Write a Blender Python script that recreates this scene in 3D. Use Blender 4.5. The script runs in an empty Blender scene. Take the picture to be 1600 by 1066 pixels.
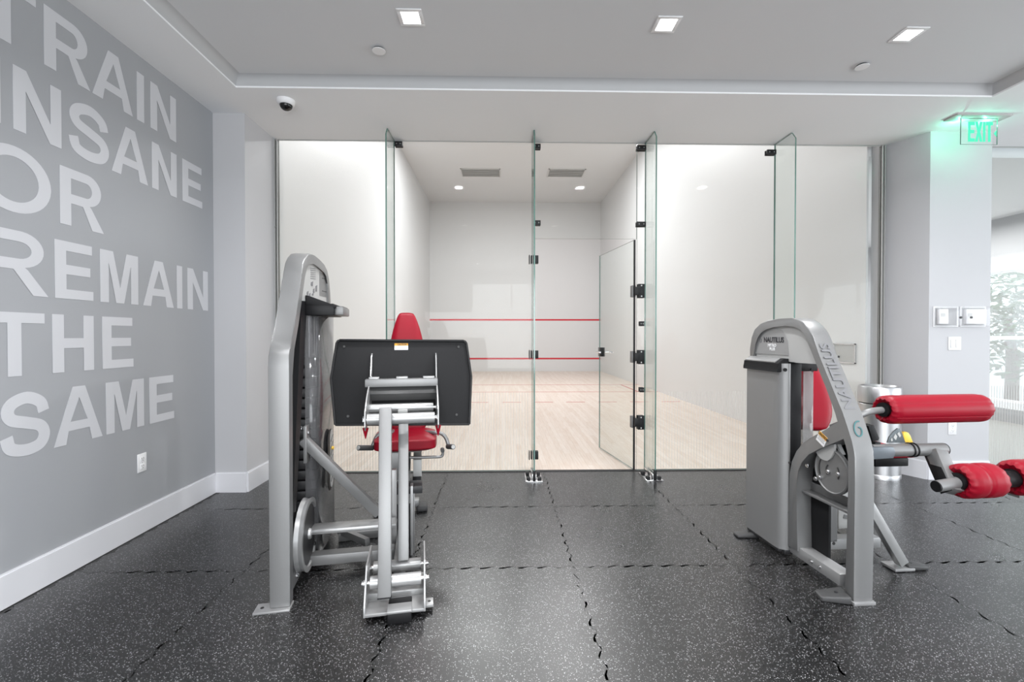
import bpy, bmesh, math, random
from mathutils import Vector, Matrix
random.seed(4)
S = bpy.context.scene
COL = S.collection
R = math.radians
PI = math.pi

# ------------------------------------------------------------------ camera
F = 715.0
YAW, PIT = R(1.36), R(0.64)
CAM = Vector((0, 0, 1.28))
cd = bpy.data.cameras.new('camera'); cam = bpy.data.objects.new('camera', cd); COL.objects.link(cam)
cam.location = CAM; cam.rotation_euler = (R(90) - PIT, 0, -YAW)
cd.sensor_width = 36; cd.lens = F / 1600 * 36; cd.clip_start = 0.05; cd.clip_end = 200
S.camera = cam
# ------------------------------------------------------------------ world, exposure
w = bpy.data.worlds.new('world'); S.world = w; w.use_nodes = True
wn = w.node_tree.nodes; wb = wn['Background']
wb.inputs[0].default_value = (0.80, 0.90, 1.0, 1); wb.inputs[1].default_value = 1.3
S.view_settings.view_transform = 'Standard'; S.view_settings.look = 'None'
S.view_settings.gamma = 1; S.view_settings.use_curve_mapping = False
S.view_settings.exposure = 0.5
try:
    S.cycles.max_bounces = 10; S.cycles.diffuse_bounces = 5; S.cycles.glossy_bounces = 5
    S.cycles.transparent_max_bounces = 24; S.cycles.transmission_bounces = 6
    S.cycles.use_denoising = True; S.cycles.caustics_reflective = False; S.cycles.caustics_refractive = False
    S.cycles.sample_clamp_indirect = 6
except Exception:
    pass
def area(name, loc, rot, sx, sy, power, col=(1, 1, 1), spread=180):
    l = bpy.data.lights.new(name, 'AREA'); l.shape = 'RECTANGLE'; l.size = sx; l.size_y = sy
    l.energy = power; l.color = col; l.spread = R(spread)
    o = bpy.data.objects.new(name, l); COL.objects.link(o); o.location = loc; o.rotation_euler = rot
    return o
COURT_P, WIN_R, FILL_B, DOWN_P = 48, 135, 250, 18
# daylight at the right windows; added soft fill behind the camera, tilted up
area('window_daylight_right', (7.35, 0.6, 1.35), (0, R(112), 0), 2.3, 5.6, WIN_R, (0.94, 0.97, 1.0))
area('back_window_fill', (0.9, -4.35, 1.6), (R(113), 0, 0), 6.2, 2.6, FILL_B, (0.97, 0.985, 1.0))
# court lamps, in the high ceiling of the court
for cx_ in (-.6, 1.6):
    for cy_, k_ in ((5.6, .12), (8.2, .45), (10.9, 2.0)):
        area('court_lamp_light', (cx_, cy_, 6.0), (0, 0, 0), 1.2, .6, COURT_P * k_, (0.985, 0.99, 1.0))
area('annex_fill_light', (6.3, 6.8, 2.95), (0, 0, 0), 1.2, 2.0, 60, (1, 1, 1))  # added fill without a fixture, brightens the room behind the right glass

# ------------------------------------------------------------------ pixel -> place helpers (1600 x 1066 frame)
def ray(px, py):
    x = (px - 800) / F; z = -(py - 533) / F
    y2 = math.cos(PIT) + z * math.sin(PIT); z2 = -math.sin(PIT) + z * math.cos(PIT)
    return Vector((x * math.cos(YAW) + y2 * math.sin(YAW), -x * math.sin(YAW) + y2 * math.cos(YAW), z2))
def on_plane(px, py, p0, n):
    r = ray(px, py); return CAM + r * ((Vector(p0) - CAM).dot(n) / r.dot(n))
def onX(px, py, v): return on_plane(px, py, (v, 0, 0), Vector((1, 0, 0)))
def onY(px, py, v): return on_plane(px, py, (0, v, 0), Vector((0, 1, 0)))
def onZ(px, py, v): return on_plane(px, py, (0, 0, v), Vector((0, 0, 1)))
class Frame:            # a machine's own axes: x across, y away from the camera
    def __init__(s, ox, oy, a):
        s.o = Vector((ox, oy, 0)); s.a = a
        s.u = Vector((-math.sin(a), math.cos(a), 0)); s.v = Vector((math.cos(a), math.sin(a), 0))
    def loc(s, p):
        d = p - s.o; return Vector((d.dot(s.v), d.dot(s.u), p.z))
    def U(s, px, py, u): return s.loc(on_plane(px, py, s.o + s.u * u, s.u))
    def V(s, px, py, v): return s.loc(on_plane(px, py, s.o + s.v * v, s.v))
    def Z(s, px, py, z): return s.loc(onZ(px, py, z))
    def P(s, px, py, p0, n):
        P0 = s.o + s.v * p0[0] + s.u * p0[1] + Vector((0, 0, p0[2])); N = s.v * n[0] + s.u * n[1] + Vector((0, 0, n[2]))
        return s.loc(on_plane(px, py, P0, N))

# ------------------------------------------------------------------ materials
def mat(name, col, rough=0.5, metal=0.0, noise=0.0, nscale=20, bump=0.0, bscale=60, emit=0, coat=0, spec=0.5, aniso=None):
    m = bpy.data.materials.new(name); m.use_nodes = True
    nt = m.node_tree; b = nt.nodes['Principled BSDF']
    b.inputs['Base Color'].default_value = (*col, 1); b.inputs['Roughness'].default_value = rough
    b.inputs['Metallic'].default_value = metal; b.inputs['Specular IOR Level'].default_value = spec
    b.inputs['Coat Weight'].default_value = coat
    if emit:
        b.inputs['Emission Color'].default_value = (*col, 1); b.inputs['Emission Strength'].default_value = emit
    tc = nt.nodes.new('ShaderNodeTexCoord')
    if noise:
        n = nt.nodes.new('ShaderNodeTexNoise'); n.inputs['Scale'].default_value = nscale; n.inputs['Detail'].default_value = 4
        if aniso:
            mp = nt.nodes.new('ShaderNodeMapping'); mp.inputs['Scale'].default_value = aniso
            nt.links.new(tc.outputs['Object'], mp.inputs[0]); nt.links.new(mp.outputs[0], n.inputs['Vector'])
        else:
            nt.links.new(tc.outputs['Object'], n.inputs['Vector'])
        mx = nt.nodes.new('ShaderNodeMix'); mx.data_type = 'RGBA'
        mx.inputs[6].default_value = (*[c * (1 - noise) for c in col], 1); mx.inputs[7].default_value = (*[min(1, c * (1 + noise)) for c in col], 1)
        nt.links.new(n.outputs[0], mx.inputs[0]); nt.links.new(mx.outputs[2], b.inputs['Base Color'])
    if bump:
        n2 = nt.nodes.new('ShaderNodeTexNoise'); n2.inputs['Scale'].default_value = bscale; n2.inputs['Detail'].default_value = 3
        nt.links.new(tc.outputs['Object'], n2.inputs['Vector'])
        bp = nt.nodes.new('ShaderNodeBump'); bp.inputs['Strength'].default_value = bump; bp.inputs['Distance'].default_value = 0.002
        nt.links.new(n2.outputs[0], bp.inputs['Height']); nt.links.new(bp.outputs[0], b.inputs['Normal'])
    return m
def glass_mat(name, tint, ior=1.5, rough=0.0, haze=0.0, haze_col=(0.8, 0.8, 0.8)):
    m = bpy.data.materials.new(name); m.use_nodes = True; nt = m.node_tree; nt.nodes.clear()
    out = nt.nodes.new('ShaderNodeOutputMaterial'); mix = nt.nodes.new('ShaderNodeMixShader')
    lw = nt.nodes.new('ShaderNodeLayerWeight'); lw.inputs[0].default_value = 0.5
    pw = nt.nodes.new('ShaderNodeMath'); pw.operation = 'POWER'; pw.inputs[1].default_value = 5
    nt.links.new(lw.outputs['Facing'], pw.inputs[0]); f0 = ((ior - 1) / (ior + 1)) ** 2
    fr = nt.nodes.new('ShaderNodeMath'); fr.operation = 'MULTIPLY_ADD'; fr.inputs[1].default_value = 1 - f0; fr.inputs[2].default_value = f0
    nt.links.new(pw.outputs[0], fr.inputs[0])
    tr = nt.nodes.new('ShaderNodeBsdfTransparent'); tr.inputs[0].default_value = (*tint, 1)
    gl = nt.nodes.new('ShaderNodeBsdfGlossy'); gl.inputs['Roughness'].default_value = rough
    nt.links.new(fr.outputs[0], mix.inputs[0]); src = tr.outputs[0]
    if haze:
        df = nt.nodes.new('ShaderNodeBsdfDiffuse'); df.inputs[0].default_value = (*haze_col, 1)
        m2 = nt.nodes.new('ShaderNodeMixShader'); m2.inputs[0].default_value = haze
        nt.links.new(tr.outputs[0], m2.inputs[1]); nt.links.new(df.outputs[0], m2.inputs[2]); src = m2.outputs[0]
    nt.links.new(src, mix.inputs[1]); nt.links.new(gl.outputs[0], mix.inputs[2]); nt.links.new(mix.outputs[0], out.inputs[0])
    return m
M = {}
M['gray_wall'] = mat('gray_wall_paint', (0.36, 0.369, 0.388), 0.6, bump=0.08, bscale=180)
M['white_wall'] = mat('white_wall_paint', (0.53, 0.53, 0.548), 0.55, bump=0.06, bscale=180)
M['court_wall'] = mat('court_wall_paint', (0.70, 0.705, 0.71), 0.45, bump=0.03, bscale=120)
M['soffit'] = mat('soffit_paint', (0.90, 0.91, 0.925), 0.7, bump=0.05, bscale=150)
M['ceiling'] = mat('ceiling_paint', (0.70, 0.71, 0.725), 0.7, bump=0.05, bscale=150)
M['base'] = mat('baseboard_paint', (0.72, 0.72, 0.75), 0.4)
M['letter'] = mat('slogan_paint', (0.60, 0.605, 0.632), 0.6)
M['silver'] = mat('silver_paint', (0.25, 0.25, 0.25), 0.42, 0.5, noise=0.05, nscale=300)
M['bright'] = mat('bright_silver_paint', (0.38, 0.38, 0.38), 0.32, 0.45)
M['chrome'] = mat('polished_steel', (0.75, 0.75, 0.76), 0.16, 1.0)
M['brushed'] = mat('brushed_steel', (0.55, 0.55, 0.56), 0.36, 1.0, noise=0.12, nscale=12, aniso=(14, 14, 0.4))
M['black'] = mat('black_plastic', (0.007, 0.007, 0.008), 0.5, spec=0.3)
M['char'] = mat('charcoal_plastic', (0.010, 0.010, 0.011), 0.7, noise=0.3, nscale=200, bump=0.25, bscale=500, spec=0.3)
M['rubber'] = mat('dark_rubber', (0.05, 0.05, 0.052), 0.6)
M['gray_rubber'] = mat('gray_rubber', (0.055, 0.055, 0.056), 0.5)
M['dark'] = mat('dark_painted_steel', (0.03, 0.03, 0.032), 0.4, 0.2)
M['mid'] = mat('mid_gray_panel', (0.20, 0.20, 0.20), 0.4, 0.3)
M['light_panel'] = mat('light_gray_panel', (0.45, 0.45, 0.44), 0.45)
M['red'] = mat('red_vinyl', (0.27, 0.002, 0.014), 0.42, noise=0.12, nscale=8, bump=0.15, bscale=220, spec=0.25)
M['red_line'] = mat('red_line_paint', (0.62, 0.02, 0.04), 0.5)
M['pink_line'] = mat('floor_line_red', (0.55, 0.16, 0.14), 0.45)
M['white'] = mat('white_plastic', (0.85, 0.85, 0.86), 0.35)
M['slot'] = mat('dark_slot', (0.03, 0.03, 0.03), 0.5)
M['orange'] = mat('orange_print', (0.75, 0.35, 0.02), 0.5)
M['yellow'] = mat('yellow_plastic', (0.85, 0.55, 0.08), 0.35)
M['ink'] = mat('black_ink', (0.03, 0.03, 0.035), 0.5)
M['graphic'] = mat('gray_ink', (0.16, 0.16, 0.17), 0.5)
M['teal'] = mat('teal_print', (0.05, 0.16, 0.17), 0.4)
M['pale_letter'] = mat('pale_raised_letter', (0.235, 0.235, 0.245), 0.42, 0.45)
M['vent'] = mat('vent_metal', (0.62, 0.62, 0.61), 0.5)
M['lens'] = mat('lamp_lens', (1, 1, 1), 0.5, emit=6)
M['sign_ink'] = mat('exit_letter_green', (0.06, 0.72, 0.40), 0.5, emit=0.30)
M['edge'] = mat('green_glass_edge', (0.10, 0.20, 0.17), 0.12, spec=0.8)
M['stripe'] = mat('etched_stripe', (0.62, 0.60, 0.58), 0.7)
M['glass'] = glass_mat('clear_glass', (0.985, 0.995, 0.99), 1.2)
M['fin_glass'] = glass_mat('fin_glass', (0.965, 0.985, 0.975), 1.35)
M['dark_glass'] = glass_mat('annex_glass', (0.93, 0.94, 0.93), 1.75)
M['acrylic'] = glass_mat('clear_acrylic', (0.99, 0.99, 0.995), 1.35, 0.02, 0.02)
M['smoke'] = glass_mat('smoked_acrylic', (0.45, 0.45, 0.46), 1.5, 0.08, 0.22, (0.40, 0.40, 0.41))
M['clear_shroud'] = glass_mat('clear_shroud_acrylic', (0.80, 0.80, 0.80), 1.5, 0.05, 0.25, (0.7, 0.7, 0.7))
M['leaf'] = mat('leaf_green', (0.06, 0.13, 0.03), 0.6, noise=0.4, nscale=6)
M['bark'] = mat('bark', (0.16, 0.12, 0.09), 0.8)
M['paving'] = mat('outdoor_paving', (0.45, 0.44, 0.42), 0.8)

def floor_mat():
    m = bpy.data.materials.new('speckled_rubber'); m.use_nodes = True; nt = m.node_tree; b = nt.nodes['Principled BSDF']
    geo = nt.nodes.new('ShaderNodeNewGeometry')
    def vor(scale, thr, keep):
        v = nt.nodes.new('ShaderNodeTexVoronoi'); v.inputs['Scale'].default_value = scale; v.inputs['Randomness'].default_value = 1
        nt.links.new(geo.outputs['Position'], v.inputs['Vector'])
        lt = nt.nodes.new('ShaderNodeMath'); lt.operation = 'LESS_THAN'; lt.inputs[1].default_value = thr
        nt.links.new(v.outputs['Distance'], lt.inputs[0])
        sep = nt.nodes.new('ShaderNodeSeparateColor'); nt.links.new(v.outputs['Color'], sep.inputs[0])
        gt = nt.nodes.new('ShaderNodeMath'); gt.operation = 'LESS_THAN'; gt.inputs[1].default_value = keep
        nt.links.new(sep.outputs[0], gt.inputs[0])
        mu = nt.nodes.new('ShaderNodeMath'); mu.operation = 'MULTIPLY'
        nt.links.new(lt.outputs[0], mu.inputs[0]); nt.links.new(gt.outputs[0], mu.inputs[1]); return mu.outputs[0]
    a = vor(150, 0.34, 0.20); c = vor(290, 0.36, 0.14)
    mx0 = nt.nodes.new('ShaderNodeMath'); mx0.operation = 'MAXIMUM'; nt.links.new(a, mx0.inputs[0]); nt.links.new(c, mx0.inputs[1])
    n = nt.nodes.new('ShaderNodeTexNoise'); n.inputs['Scale'].default_value = 2.2; n.inputs['Detail'].default_value = 5
    nt.links.new(geo.outputs['Position'], n.inputs['Vector'])
    cr = nt.nodes.new('ShaderNodeMix'); cr.data_type = 'RGBA'
    cr.inputs[6].default_value = (0.003, 0.003, 0.0032, 1); cr.inputs[7].default_value = (0.008, 0.008, 0.0083, 1)
    nt.links.new(n.outputs[0], cr.inputs[0])
    mx = nt.nodes.new('ShaderNodeMix'); mx.data_type = 'RGBA'; mx.inputs[7].default_value = (0.30, 0.30, 0.31, 1)
    nt.links.new(mx0.outputs[0], mx.inputs[0]); nt.links.new(cr.outputs[2], mx.inputs[6])
    nt.links.new(mx.outputs[2], b.inputs['Base Color'])
    rr = nt.nodes.new('ShaderNodeMapRange'); rr.inputs[3].default_value = 0.22; rr.inputs[4].default_value = 0.38
    nt.links.new(n.outputs[0], rr.inputs[0]); nt.links.new(rr.outputs[0], b.inputs['Roughness'])
    b.inputs['Specular IOR Level'].default_value = 0.9
    n2 = nt.nodes.new('ShaderNodeTexNoise'); n2.inputs['Scale'].default_value = 320; n2.inputs['Detail'].default_value = 2
    nt.links.new(geo.outputs['Position'], n2.inputs['Vector'])
    bp = nt.nodes.new('ShaderNodeBump'); bp.inputs['Strength'].default_value = 0.22; bp.inputs['Distance'].default_value = 0.0015
    nt.links.new(n2.outputs[0], bp.inputs['Height']); nt.links.new(bp.outputs[0], b.inputs['Normal'])
    return m
M['floor'] = floor_mat()
def wood_mat():
    m = bpy.data.materials.new('maple_strip_floor'); m.use_nodes = True; nt = m.node_tree; b = nt.nodes['Principled BSDF']
    geo = nt.nodes.new('ShaderNodeNewGeometry')
    mp = nt.nodes.new('ShaderNodeMapping'); mp.inputs['Rotation'].default_value = (0, 0, R(90))
    nt.links.new(geo.outputs['Position'], mp.inputs[0])
    br = nt.nodes.new('ShaderNodeTexBrick'); br.inputs['Scale'].default_value = 1.0
    br.inputs['Brick Width'].default_value = 0.9; br.inputs['Row Height'].default_value = 0.057; br.inputs['Mortar Size'].default_value = 0.0008
    br.inputs['Color1'].default_value = (0.78, 0.68, 0.60, 1); br.inputs['Color2'].default_value = (0.70, 0.58, 0.49, 1); br.inputs['Mortar'].default_value = (0.50, 0.40, 0.32, 1)
    nt.links.new(mp.outputs[0], br.inputs['Vector'])
    mp2 = nt.nodes.new('ShaderNodeMapping'); mp2.inputs['Scale'].default_value = (22, 1.5, 1)
    nt.links.new(geo.outputs['Position'], mp2.inputs[0])
    n = nt.nodes.new('ShaderNodeTexNoise'); n.inputs['Scale'].default_value = 3; n.inputs['Detail'].default_value = 6
    nt.links.new(mp2.outputs[0], n.inputs['Vector'])
    mx = nt.nodes.new('ShaderNodeMix'); mx.data_type = 'RGBA'; mx.blend_type = 'OVERLAY'; mx.inputs[0].default_value = 0.35
    nt.links.new(br.outputs[0], mx.inputs[6]); nt.links.new(n.outputs[0], mx.inputs[7])
    nt.links.new(mx.outputs[2], b.inputs['Base Color']); b.inputs['Roughness'].default_value = 0.3
    return m
M['wood'] = wood_mat()

# ------------------------------------------------------------------ mesh helpers
def new_bm(): return bmesh.new()
def finish(name, bm, m, parent=None, sharp=35, loc=None):
    me = bpy.data.meshes.new(name); bmesh.ops.recalc_face_normals(bm, faces=bm.faces[:])
    for f in bm.faces: f.smooth = True
    bm.to_mesh(me); bm.free()
    me.set_sharp_from_angle(angle=R(sharp))
    for mm in (m if isinstance(m, (list, tuple)) else [m]): me.materials.append(mm)
    o = bpy.data.objects.new(name, me); COL.objects.link(o)
    if parent: o.parent = parent
    if loc: o.location = loc
    return o
def bbox(bm, x0, x1, y0, y1, z0, z1, bev=0.0, seg=2, mx=None):
    r = bmesh.ops.create_cube(bm, size=1)
    vs = r['verts']
    for v in vs:
        v.co = Vector(((x0 + x1) / 2 + v.co.x * (x1 - x0), (y0 + y1) / 2 + v.co.y * (y1 - y0), (z0 + z1) / 2 + v.co.z * (z1 - z0)))
    if bev:
        es = list({e for v in vs for e in v.link_edges})
        rb = bmesh.ops.bevel(bm, geom=es, offset=bev, segments=seg, affect='EDGES', profile=0.5)
        vs = list({v for f in rb['faces'] for v in f.verts} | {v for v in vs if v.is_valid})
    if mx is not None:
        bmesh.ops.transform(bm, matrix=mx, verts=vs)
    return vs
def bar(bm, a, b, wx, wy, up=(0, 0, 1), bev=0.0):
    """rectangular tube from a to b; wx across, wy along 'up'"""
    a = Vector(a); b = Vector(b); d = b - a; L = d.length; z = d.normalized(); up = Vector(up)
    x = up.cross(z)
    if x.length < 1e-4: x = Vector((1, 0, 0)).cross(z)
    x.normalize(); y = z.cross(x)
    mx = Matrix((x, y, z)).transposed().to_4x4(); mx.translation = (a + b) / 2
    bbox(bm, -wx / 2, wx / 2, -wy / 2, wy / 2, -L / 2, L / 2, bev, 2, mx)
def cyl(bm, a, b, r, seg=24, r2=None, cap=True):
    a = Vector(a); b = Vector(b); d = b - a; z = d.normalized()
    q = z.to_track_quat('Z', 'Y').to_matrix().to_4x4(); q.translation = (a + b) / 2
    bmesh.ops.create_cone(bm, cap_ends=cap, segments=seg, radius1=r, radius2=r if r2 is None else r2, depth=d.length, matrix=q)
def tube(bm, pts, r, seg=12, cap=True, sub=1):
    pts = [Vector(p) for p in pts]
    if sub > 1:
        P = [pts[0]] + pts + [pts[-1]]; out = []
        for i in range(1, len(P) - 2):
            p0, p1, p2, p3 = P[i - 1:i + 3]
            for k in range(sub):
                t = k / sub
                out.append(0.5 * ((2 * p1) + (p2 - p0) * t + (2 * p0 - 5 * p1 + 4 * p2 - p3) * t * t + (3 * p1 - p0 - 3 * p2 + p3) * t ** 3))
        out.append(pts[-1]); pts = out
    rings = []; ref = None
    for i, p in enumerate(pts):
        t = (pts[min(i + 1, len(pts) - 1)] - pts[max(i - 1, 0)]).normalized()
        if ref is None:
            ref = Vector((0, 0, 1)) if abs(t.z) < 0.9 else Vector((1, 0, 0))
        x = (ref - t * ref.dot(t)).normalized(); ref = x; y = t.cross(x)
        rr = r[i] if isinstance(r, list) else r
        rings.append([bm.verts.new(p + (x * math.cos(2 * PI * k / seg) + y * math.sin(2 * PI * k / seg)) * rr) for k in range(seg)])
    for a, b in zip(rings, rings[1:]):
        for k in range(seg): bm.faces.new((a[k], a[(k + 1) % seg], b[(k + 1) % seg], b[k]))
    if cap: bm.faces.new(rings[0]); bm.faces.new(rings[-1])
def prism(bm, pts, d, bev=0.0):
    """closed planar polygon pts (3D) pushed along vector d"""
    d = Vector(d); pts = [Vector(p) for p in pts]
    a = [bm.verts.new(p) for p in pts]; b = [bm.verts.new(p + d) for p in pts]
    n = len(pts); fs = [bm.faces.new(a), bm.faces.new(b[::-1])]
    for i in range(n): fs.append(bm.faces.new((a[i], b[i], b[(i + 1) % n], a[(i + 1) % n])))
    if bev:
        es = [e for f in fs[:2] for e in f.edges]
        bmesh.ops.bevel(bm, geom=list(set(es)), offset=bev, segments=2, affect='EDGES', profile=0.5)
def lathe(bm, prof, seg=32, mx=None, mod=None):
    """profile (r, h) turned about z"""
    rings = []
    for i, (r, h) in enumerate(prof):
        ring = []
        for k in range(seg):
            a = 2 * PI * k / seg; rr = r if mod is None else mod(r, i, a)
            v = Vector((rr * math.cos(a), rr * math.sin(a), h))
            ring.append(bm.verts.new(mx @ v if mx is not None else v))
        rings.append(ring)
    for a, b in zip(rings, rings[1:]):
        for k in range(seg): bm.faces.new((a[k], a[(k + 1) % seg], b[(k + 1) % seg], b[k]))
    bm.faces.new(rings[0]); bm.faces.new(rings[-1])
def smooth_poly(pts, it=1):
    """corner cutting of an open run of points (2D/3D)"""
    for _ in range(it):
        out = [pts[0]]
        for a, b in zip(pts, pts[1:]): out += [a.lerp(b, 0.25), a.lerp(b, 0.75)]
        out.append(pts[-1]); pts = out
    return pts
def text_mesh(name, txt, size, m, parent, mx, bold=0.0, ext=0.0006, align='CENTER', sx=1.0):
    c = bpy.data.curves.new(name, 'FONT'); c.body = txt; c.size = size; c.extrude = ext; c.offset = bold; c.align_x = align; c.align_y = 'CENTER'
    c.resolution_u = 3
    t = bpy.data.objects.new(name + '_tmp', c); COL.objects.link(t)
    dg = bpy.context.evaluated_depsgraph_get(); me = bpy.data.meshes.new_from_object(t.evaluated_get(dg)); me.name = name
    bpy.data.objects.remove(t); me.transform(Matrix.Diagonal((sx, 1, 1, 1))); me.transform(mx); me.materials.clear(); me.materials.append(m)
    o = bpy.data.objects.new(name, me); COL.objects.link(o)
    if parent: o.parent = parent
    return o
def basis(o, x, y):
    x = Vector(x).normalized(); y = Vector(y); y = (y - x * y.dot(x)).normalized(); z = x.cross(y)
    m = Matrix((x, y, z)).transposed().to_4x4(); m.translation = Vector(o); return m
def loops_mesh(name, loops, m, parent, mx, ext=0.001):
    c = bpy.data.curves.new(name, 'CURVE'); c.dimensions = '2D'; c.fill_mode = 'BOTH'; c.extrude = ext
    for lp in loops:
        s = c.splines.new('POLY'); s.points.add(len(lp) - 1); s.use_cyclic_u = True
        for i, (x, y) in enumerate(lp): s.points[i].co = (x, y, 0, 1)
    t = bpy.data.objects.new(name + '_tmp', c); COL.objects.link(t)
    dg = bpy.context.evaluated_depsgraph_get(); me = bpy.data.meshes.new_from_object(t.evaluated_get(dg)); me.name = name
    bpy.data.objects.remove(t); me.transform(mx); me.materials.clear(); me.materials.append(m)
    o = bpy.data.objects.new(name, me); COL.objects.link(o); o.parent = parent
    return o
def empty(name, loc, rz=0.0, parent=None):
    o = bpy.data.objects.new(name, None); COL.objects.link(o); o.location = loc; o.rotation_euler = (0, 0, rz); o.empty_display_size = 0.1
    if parent: o.parent = parent
    return o
def tag(o, label=None, cat=None, group=None, kind=None):
    if label: o['label'] = label
    if cat: o['category'] = cat
    if group: o['group'] = group
    if kind: o['kind'] = kind
    return o
def box_obj(name, x0, x1, y0, y1, z0, z1, m, parent=None, bev=0.0, seg=2, sharp=35):
    bm = new_bm(); bbox(bm, x0, x1, y0, y1, z0, z1, bev, seg); return finish(name, bm, m, parent, sharp)
def struct(o, label=None):
    o['kind'] = 'structure'
    if label: o['label'] = label
    return o
def copy_tree(o, parent=None):
    c = o.copy(); COL.objects.link(c); c.parent = parent
    for ch in list(o.children): copy_tree(ch, c)
    return c

# ------------------------------------------------------------------ room shell
LX, GY, SZ, CZ = -2.34, 4.29, 3.09, 3.165         # left wall, glass line, soffit, upper ceiling
RX, BY = 7.5, -4.5
# floor: dark slab with the interlocking tiles on it
fl = struct(box_obj('floor', LX - .2, RX + .2, BY - .2, GY, -0.2, -0.004, M['slot']), 'gym floor of black rubber puzzle tiles with white specks')
TS = 0.9
def tile_edge(n=17, amp=0.011):
    """jigsaw run from 0 to TS: list of (t, offset)"""
    out = [(0, 0)]; st = TS / n
    for i in range(n):
        c = st * (i + .5); s = 1 if i % 2 == 0 else -1
        out += [(c - st * .31, 0), (c - st * .24, amp * s), (c + st * .24, amp * s), (c + st * .31, 0)]
    out.append((TS, 0)); return out
def tile_mesh():
    e = tile_edge(); g = 0.0008; pts = []
    pts += [(t, o) for t, o in e[:-1]]
    pts += [(TS + o, t) for t, o in e[:-1]]
    pts += [(t, TS + o) for t, o in reversed(e[1:])]
    pts += [(o, t) for t, o in reversed(e[1:])]
    n = len(pts); k = 1 - 2 * g / TS; Q = [Vector((TS / 2 + (x - TS / 2) * k, TS / 2 + (y - TS / 2) * k, 0)) for x, y in pts]
    bm = new_bm(); top = [bm.verts.new(q) for q in Q]; bot = [bm.verts.new(q - Vector((0, 0, 0.005))) for q in Q]
    bm.faces.new(top)
    for i in range(n): bm.faces.new((top[i], bot[i], bot[(i + 1) % n], top[(i + 1) % n]))
    bmesh.ops.triangulate(bm, faces=[f for f in bm.faces if len(f.verts) > 4])
    return finish('rubber_tile', bm, M['floor'], fl)
t0 = tile_mesh(); first = True
for i in range(-3, 8):
    for j in range(-6, 4):
        x, y = 0.4 + i * TS, GY - .878 + (j - 2) * TS - 0.9 * 1
        if first: o = t0; first = False
        else: o = t0.copy(); COL.objects.link(o)
        if x + TS < LX or y + TS < -2.6: 
            if o is not t0: bpy.data.objects.remove(o); continue
        o.location = (x, y, 0)
# trim tile strip against the glass: last row is cut by the court slab, which starts at the glass line
box_obj('threshold_strip', LX, 3.64, GY - .006, GY + .05, -0.05, 0.003, M['black'], fl)

# walls
def wall(name, *a, m=M['white_wall'], label=None):
    return struct(box_obj(name, *a, m), label)
wl = wall('wall_left', LX - .15, LX, BY, 3.79, 0, 3.3, m=M['gray_wall'], label='gray left wall painted with a large pale slogan')
wpl = wall('wall_left_pier', LX - .15, -2.085, 3.79, GY + .02, 0, 3.3, label='white pier between the gray slogan wall and the court glass')
# right column with a splayed side next to the glass
bm = new_bm(); prism(bm, [(3.65, GY, 0), (3.80, 3.98, 0), (4.36, 3.98, 0), (4.36, GY + .15, 0), (3.65, GY + .15, 0)], (0, 0, 3.3))
wc = struct(finish('wall_right_column', bm, M['white_wall']), 'white column right of the court glass')
def bb_run(name, pts, h=0.135, t=0.014, label='white baseboard'):
    root = None; bm = new_bm()
    for a, b in zip(pts, pts[1:]):
        a, b = Vector((*a, 0)), Vector((*b, 0)); d = (b - a).normalized(); n = Vector((d.y, -d.x, 0)) * t
        prism(bm, [a, b, b + n, a + n], (0, 0, h))
        prism(bm, [a + Vector((0, 0, h)), b + Vector((0, 0, h)), b + n * .6 + Vector((0, 0, h)), a + n * .6 + Vector((0, 0, h))], (0, 0, 0.008))
    return struct(finish(name, bm, M['base']), label)
bb_run('baseboard_left', [(LX, BY), (LX, 3.79), (-2.085, 3.79), (-2.085, GY - .01)], 0.155, label='white baseboard along the gray wall and pier')
bb_run('baseboard_right', [(3.655, GY - .01), (3.80, 3.98), (4.36, 3.98), (4.36, GY)], 0.155, label='white baseboard around the right column')
# ceiling and soffits
ce = struct(box_obj('ceiling', LX - .15, RX + .2, BY - .2, GY, CZ, CZ + .15, M['ceiling']), 'gray recessed ceiling field')
def soff(*a): return box_obj('soffit', *a, M['soffit'], ce)
CX0, CX1, CY1 = -1.93, 3.72, 3.40
bm = new_bm(); bbox(bm, LX, CX0, BY, GY, SZ, CZ + .02); bbox(bm, CX0, CX1, CY1, GY, SZ, CZ + .02); bbox(bm, CX1, RX, BY, GY, SZ, CZ + .02)
finish('soffit', bm, M['soffit'], ce)
# cove moulding around the recess: a coved fillet between soffit edge and upper ceiling
bm = new_bm()
def cove(a, b, n):
    a = Vector(a); b = Vector(b); n = Vector(n); prof = []
    for k in range(7):
        t = k / 6 * PI / 2; prof.append((0.055 * (1 - math.cos(t)), (CZ - SZ - .012) * math.sin(t)))
    P = [Vector((0, 0, 0)) + n * -0.001] + [n * p + Vector((0, 0, q + .012)) for p, q in prof] + [Vector((0, 0, CZ - SZ + .01)) - n * .001]
    prism(bm, [a + p for p in P], b - a)
cove((CX0, BY, SZ), (CX0, CY1, SZ), (1, 0, 0)); cove((CX0, CY1, SZ), (CX1, CY1, SZ), (0, -1, 0)); cove((CX1, BY, SZ), (CX1, CY1, SZ), (-1, 0, 0))
finish('cove_moulding', bm, mat('cove_paint', (.50, .505, .515), .7), ce)

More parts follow.
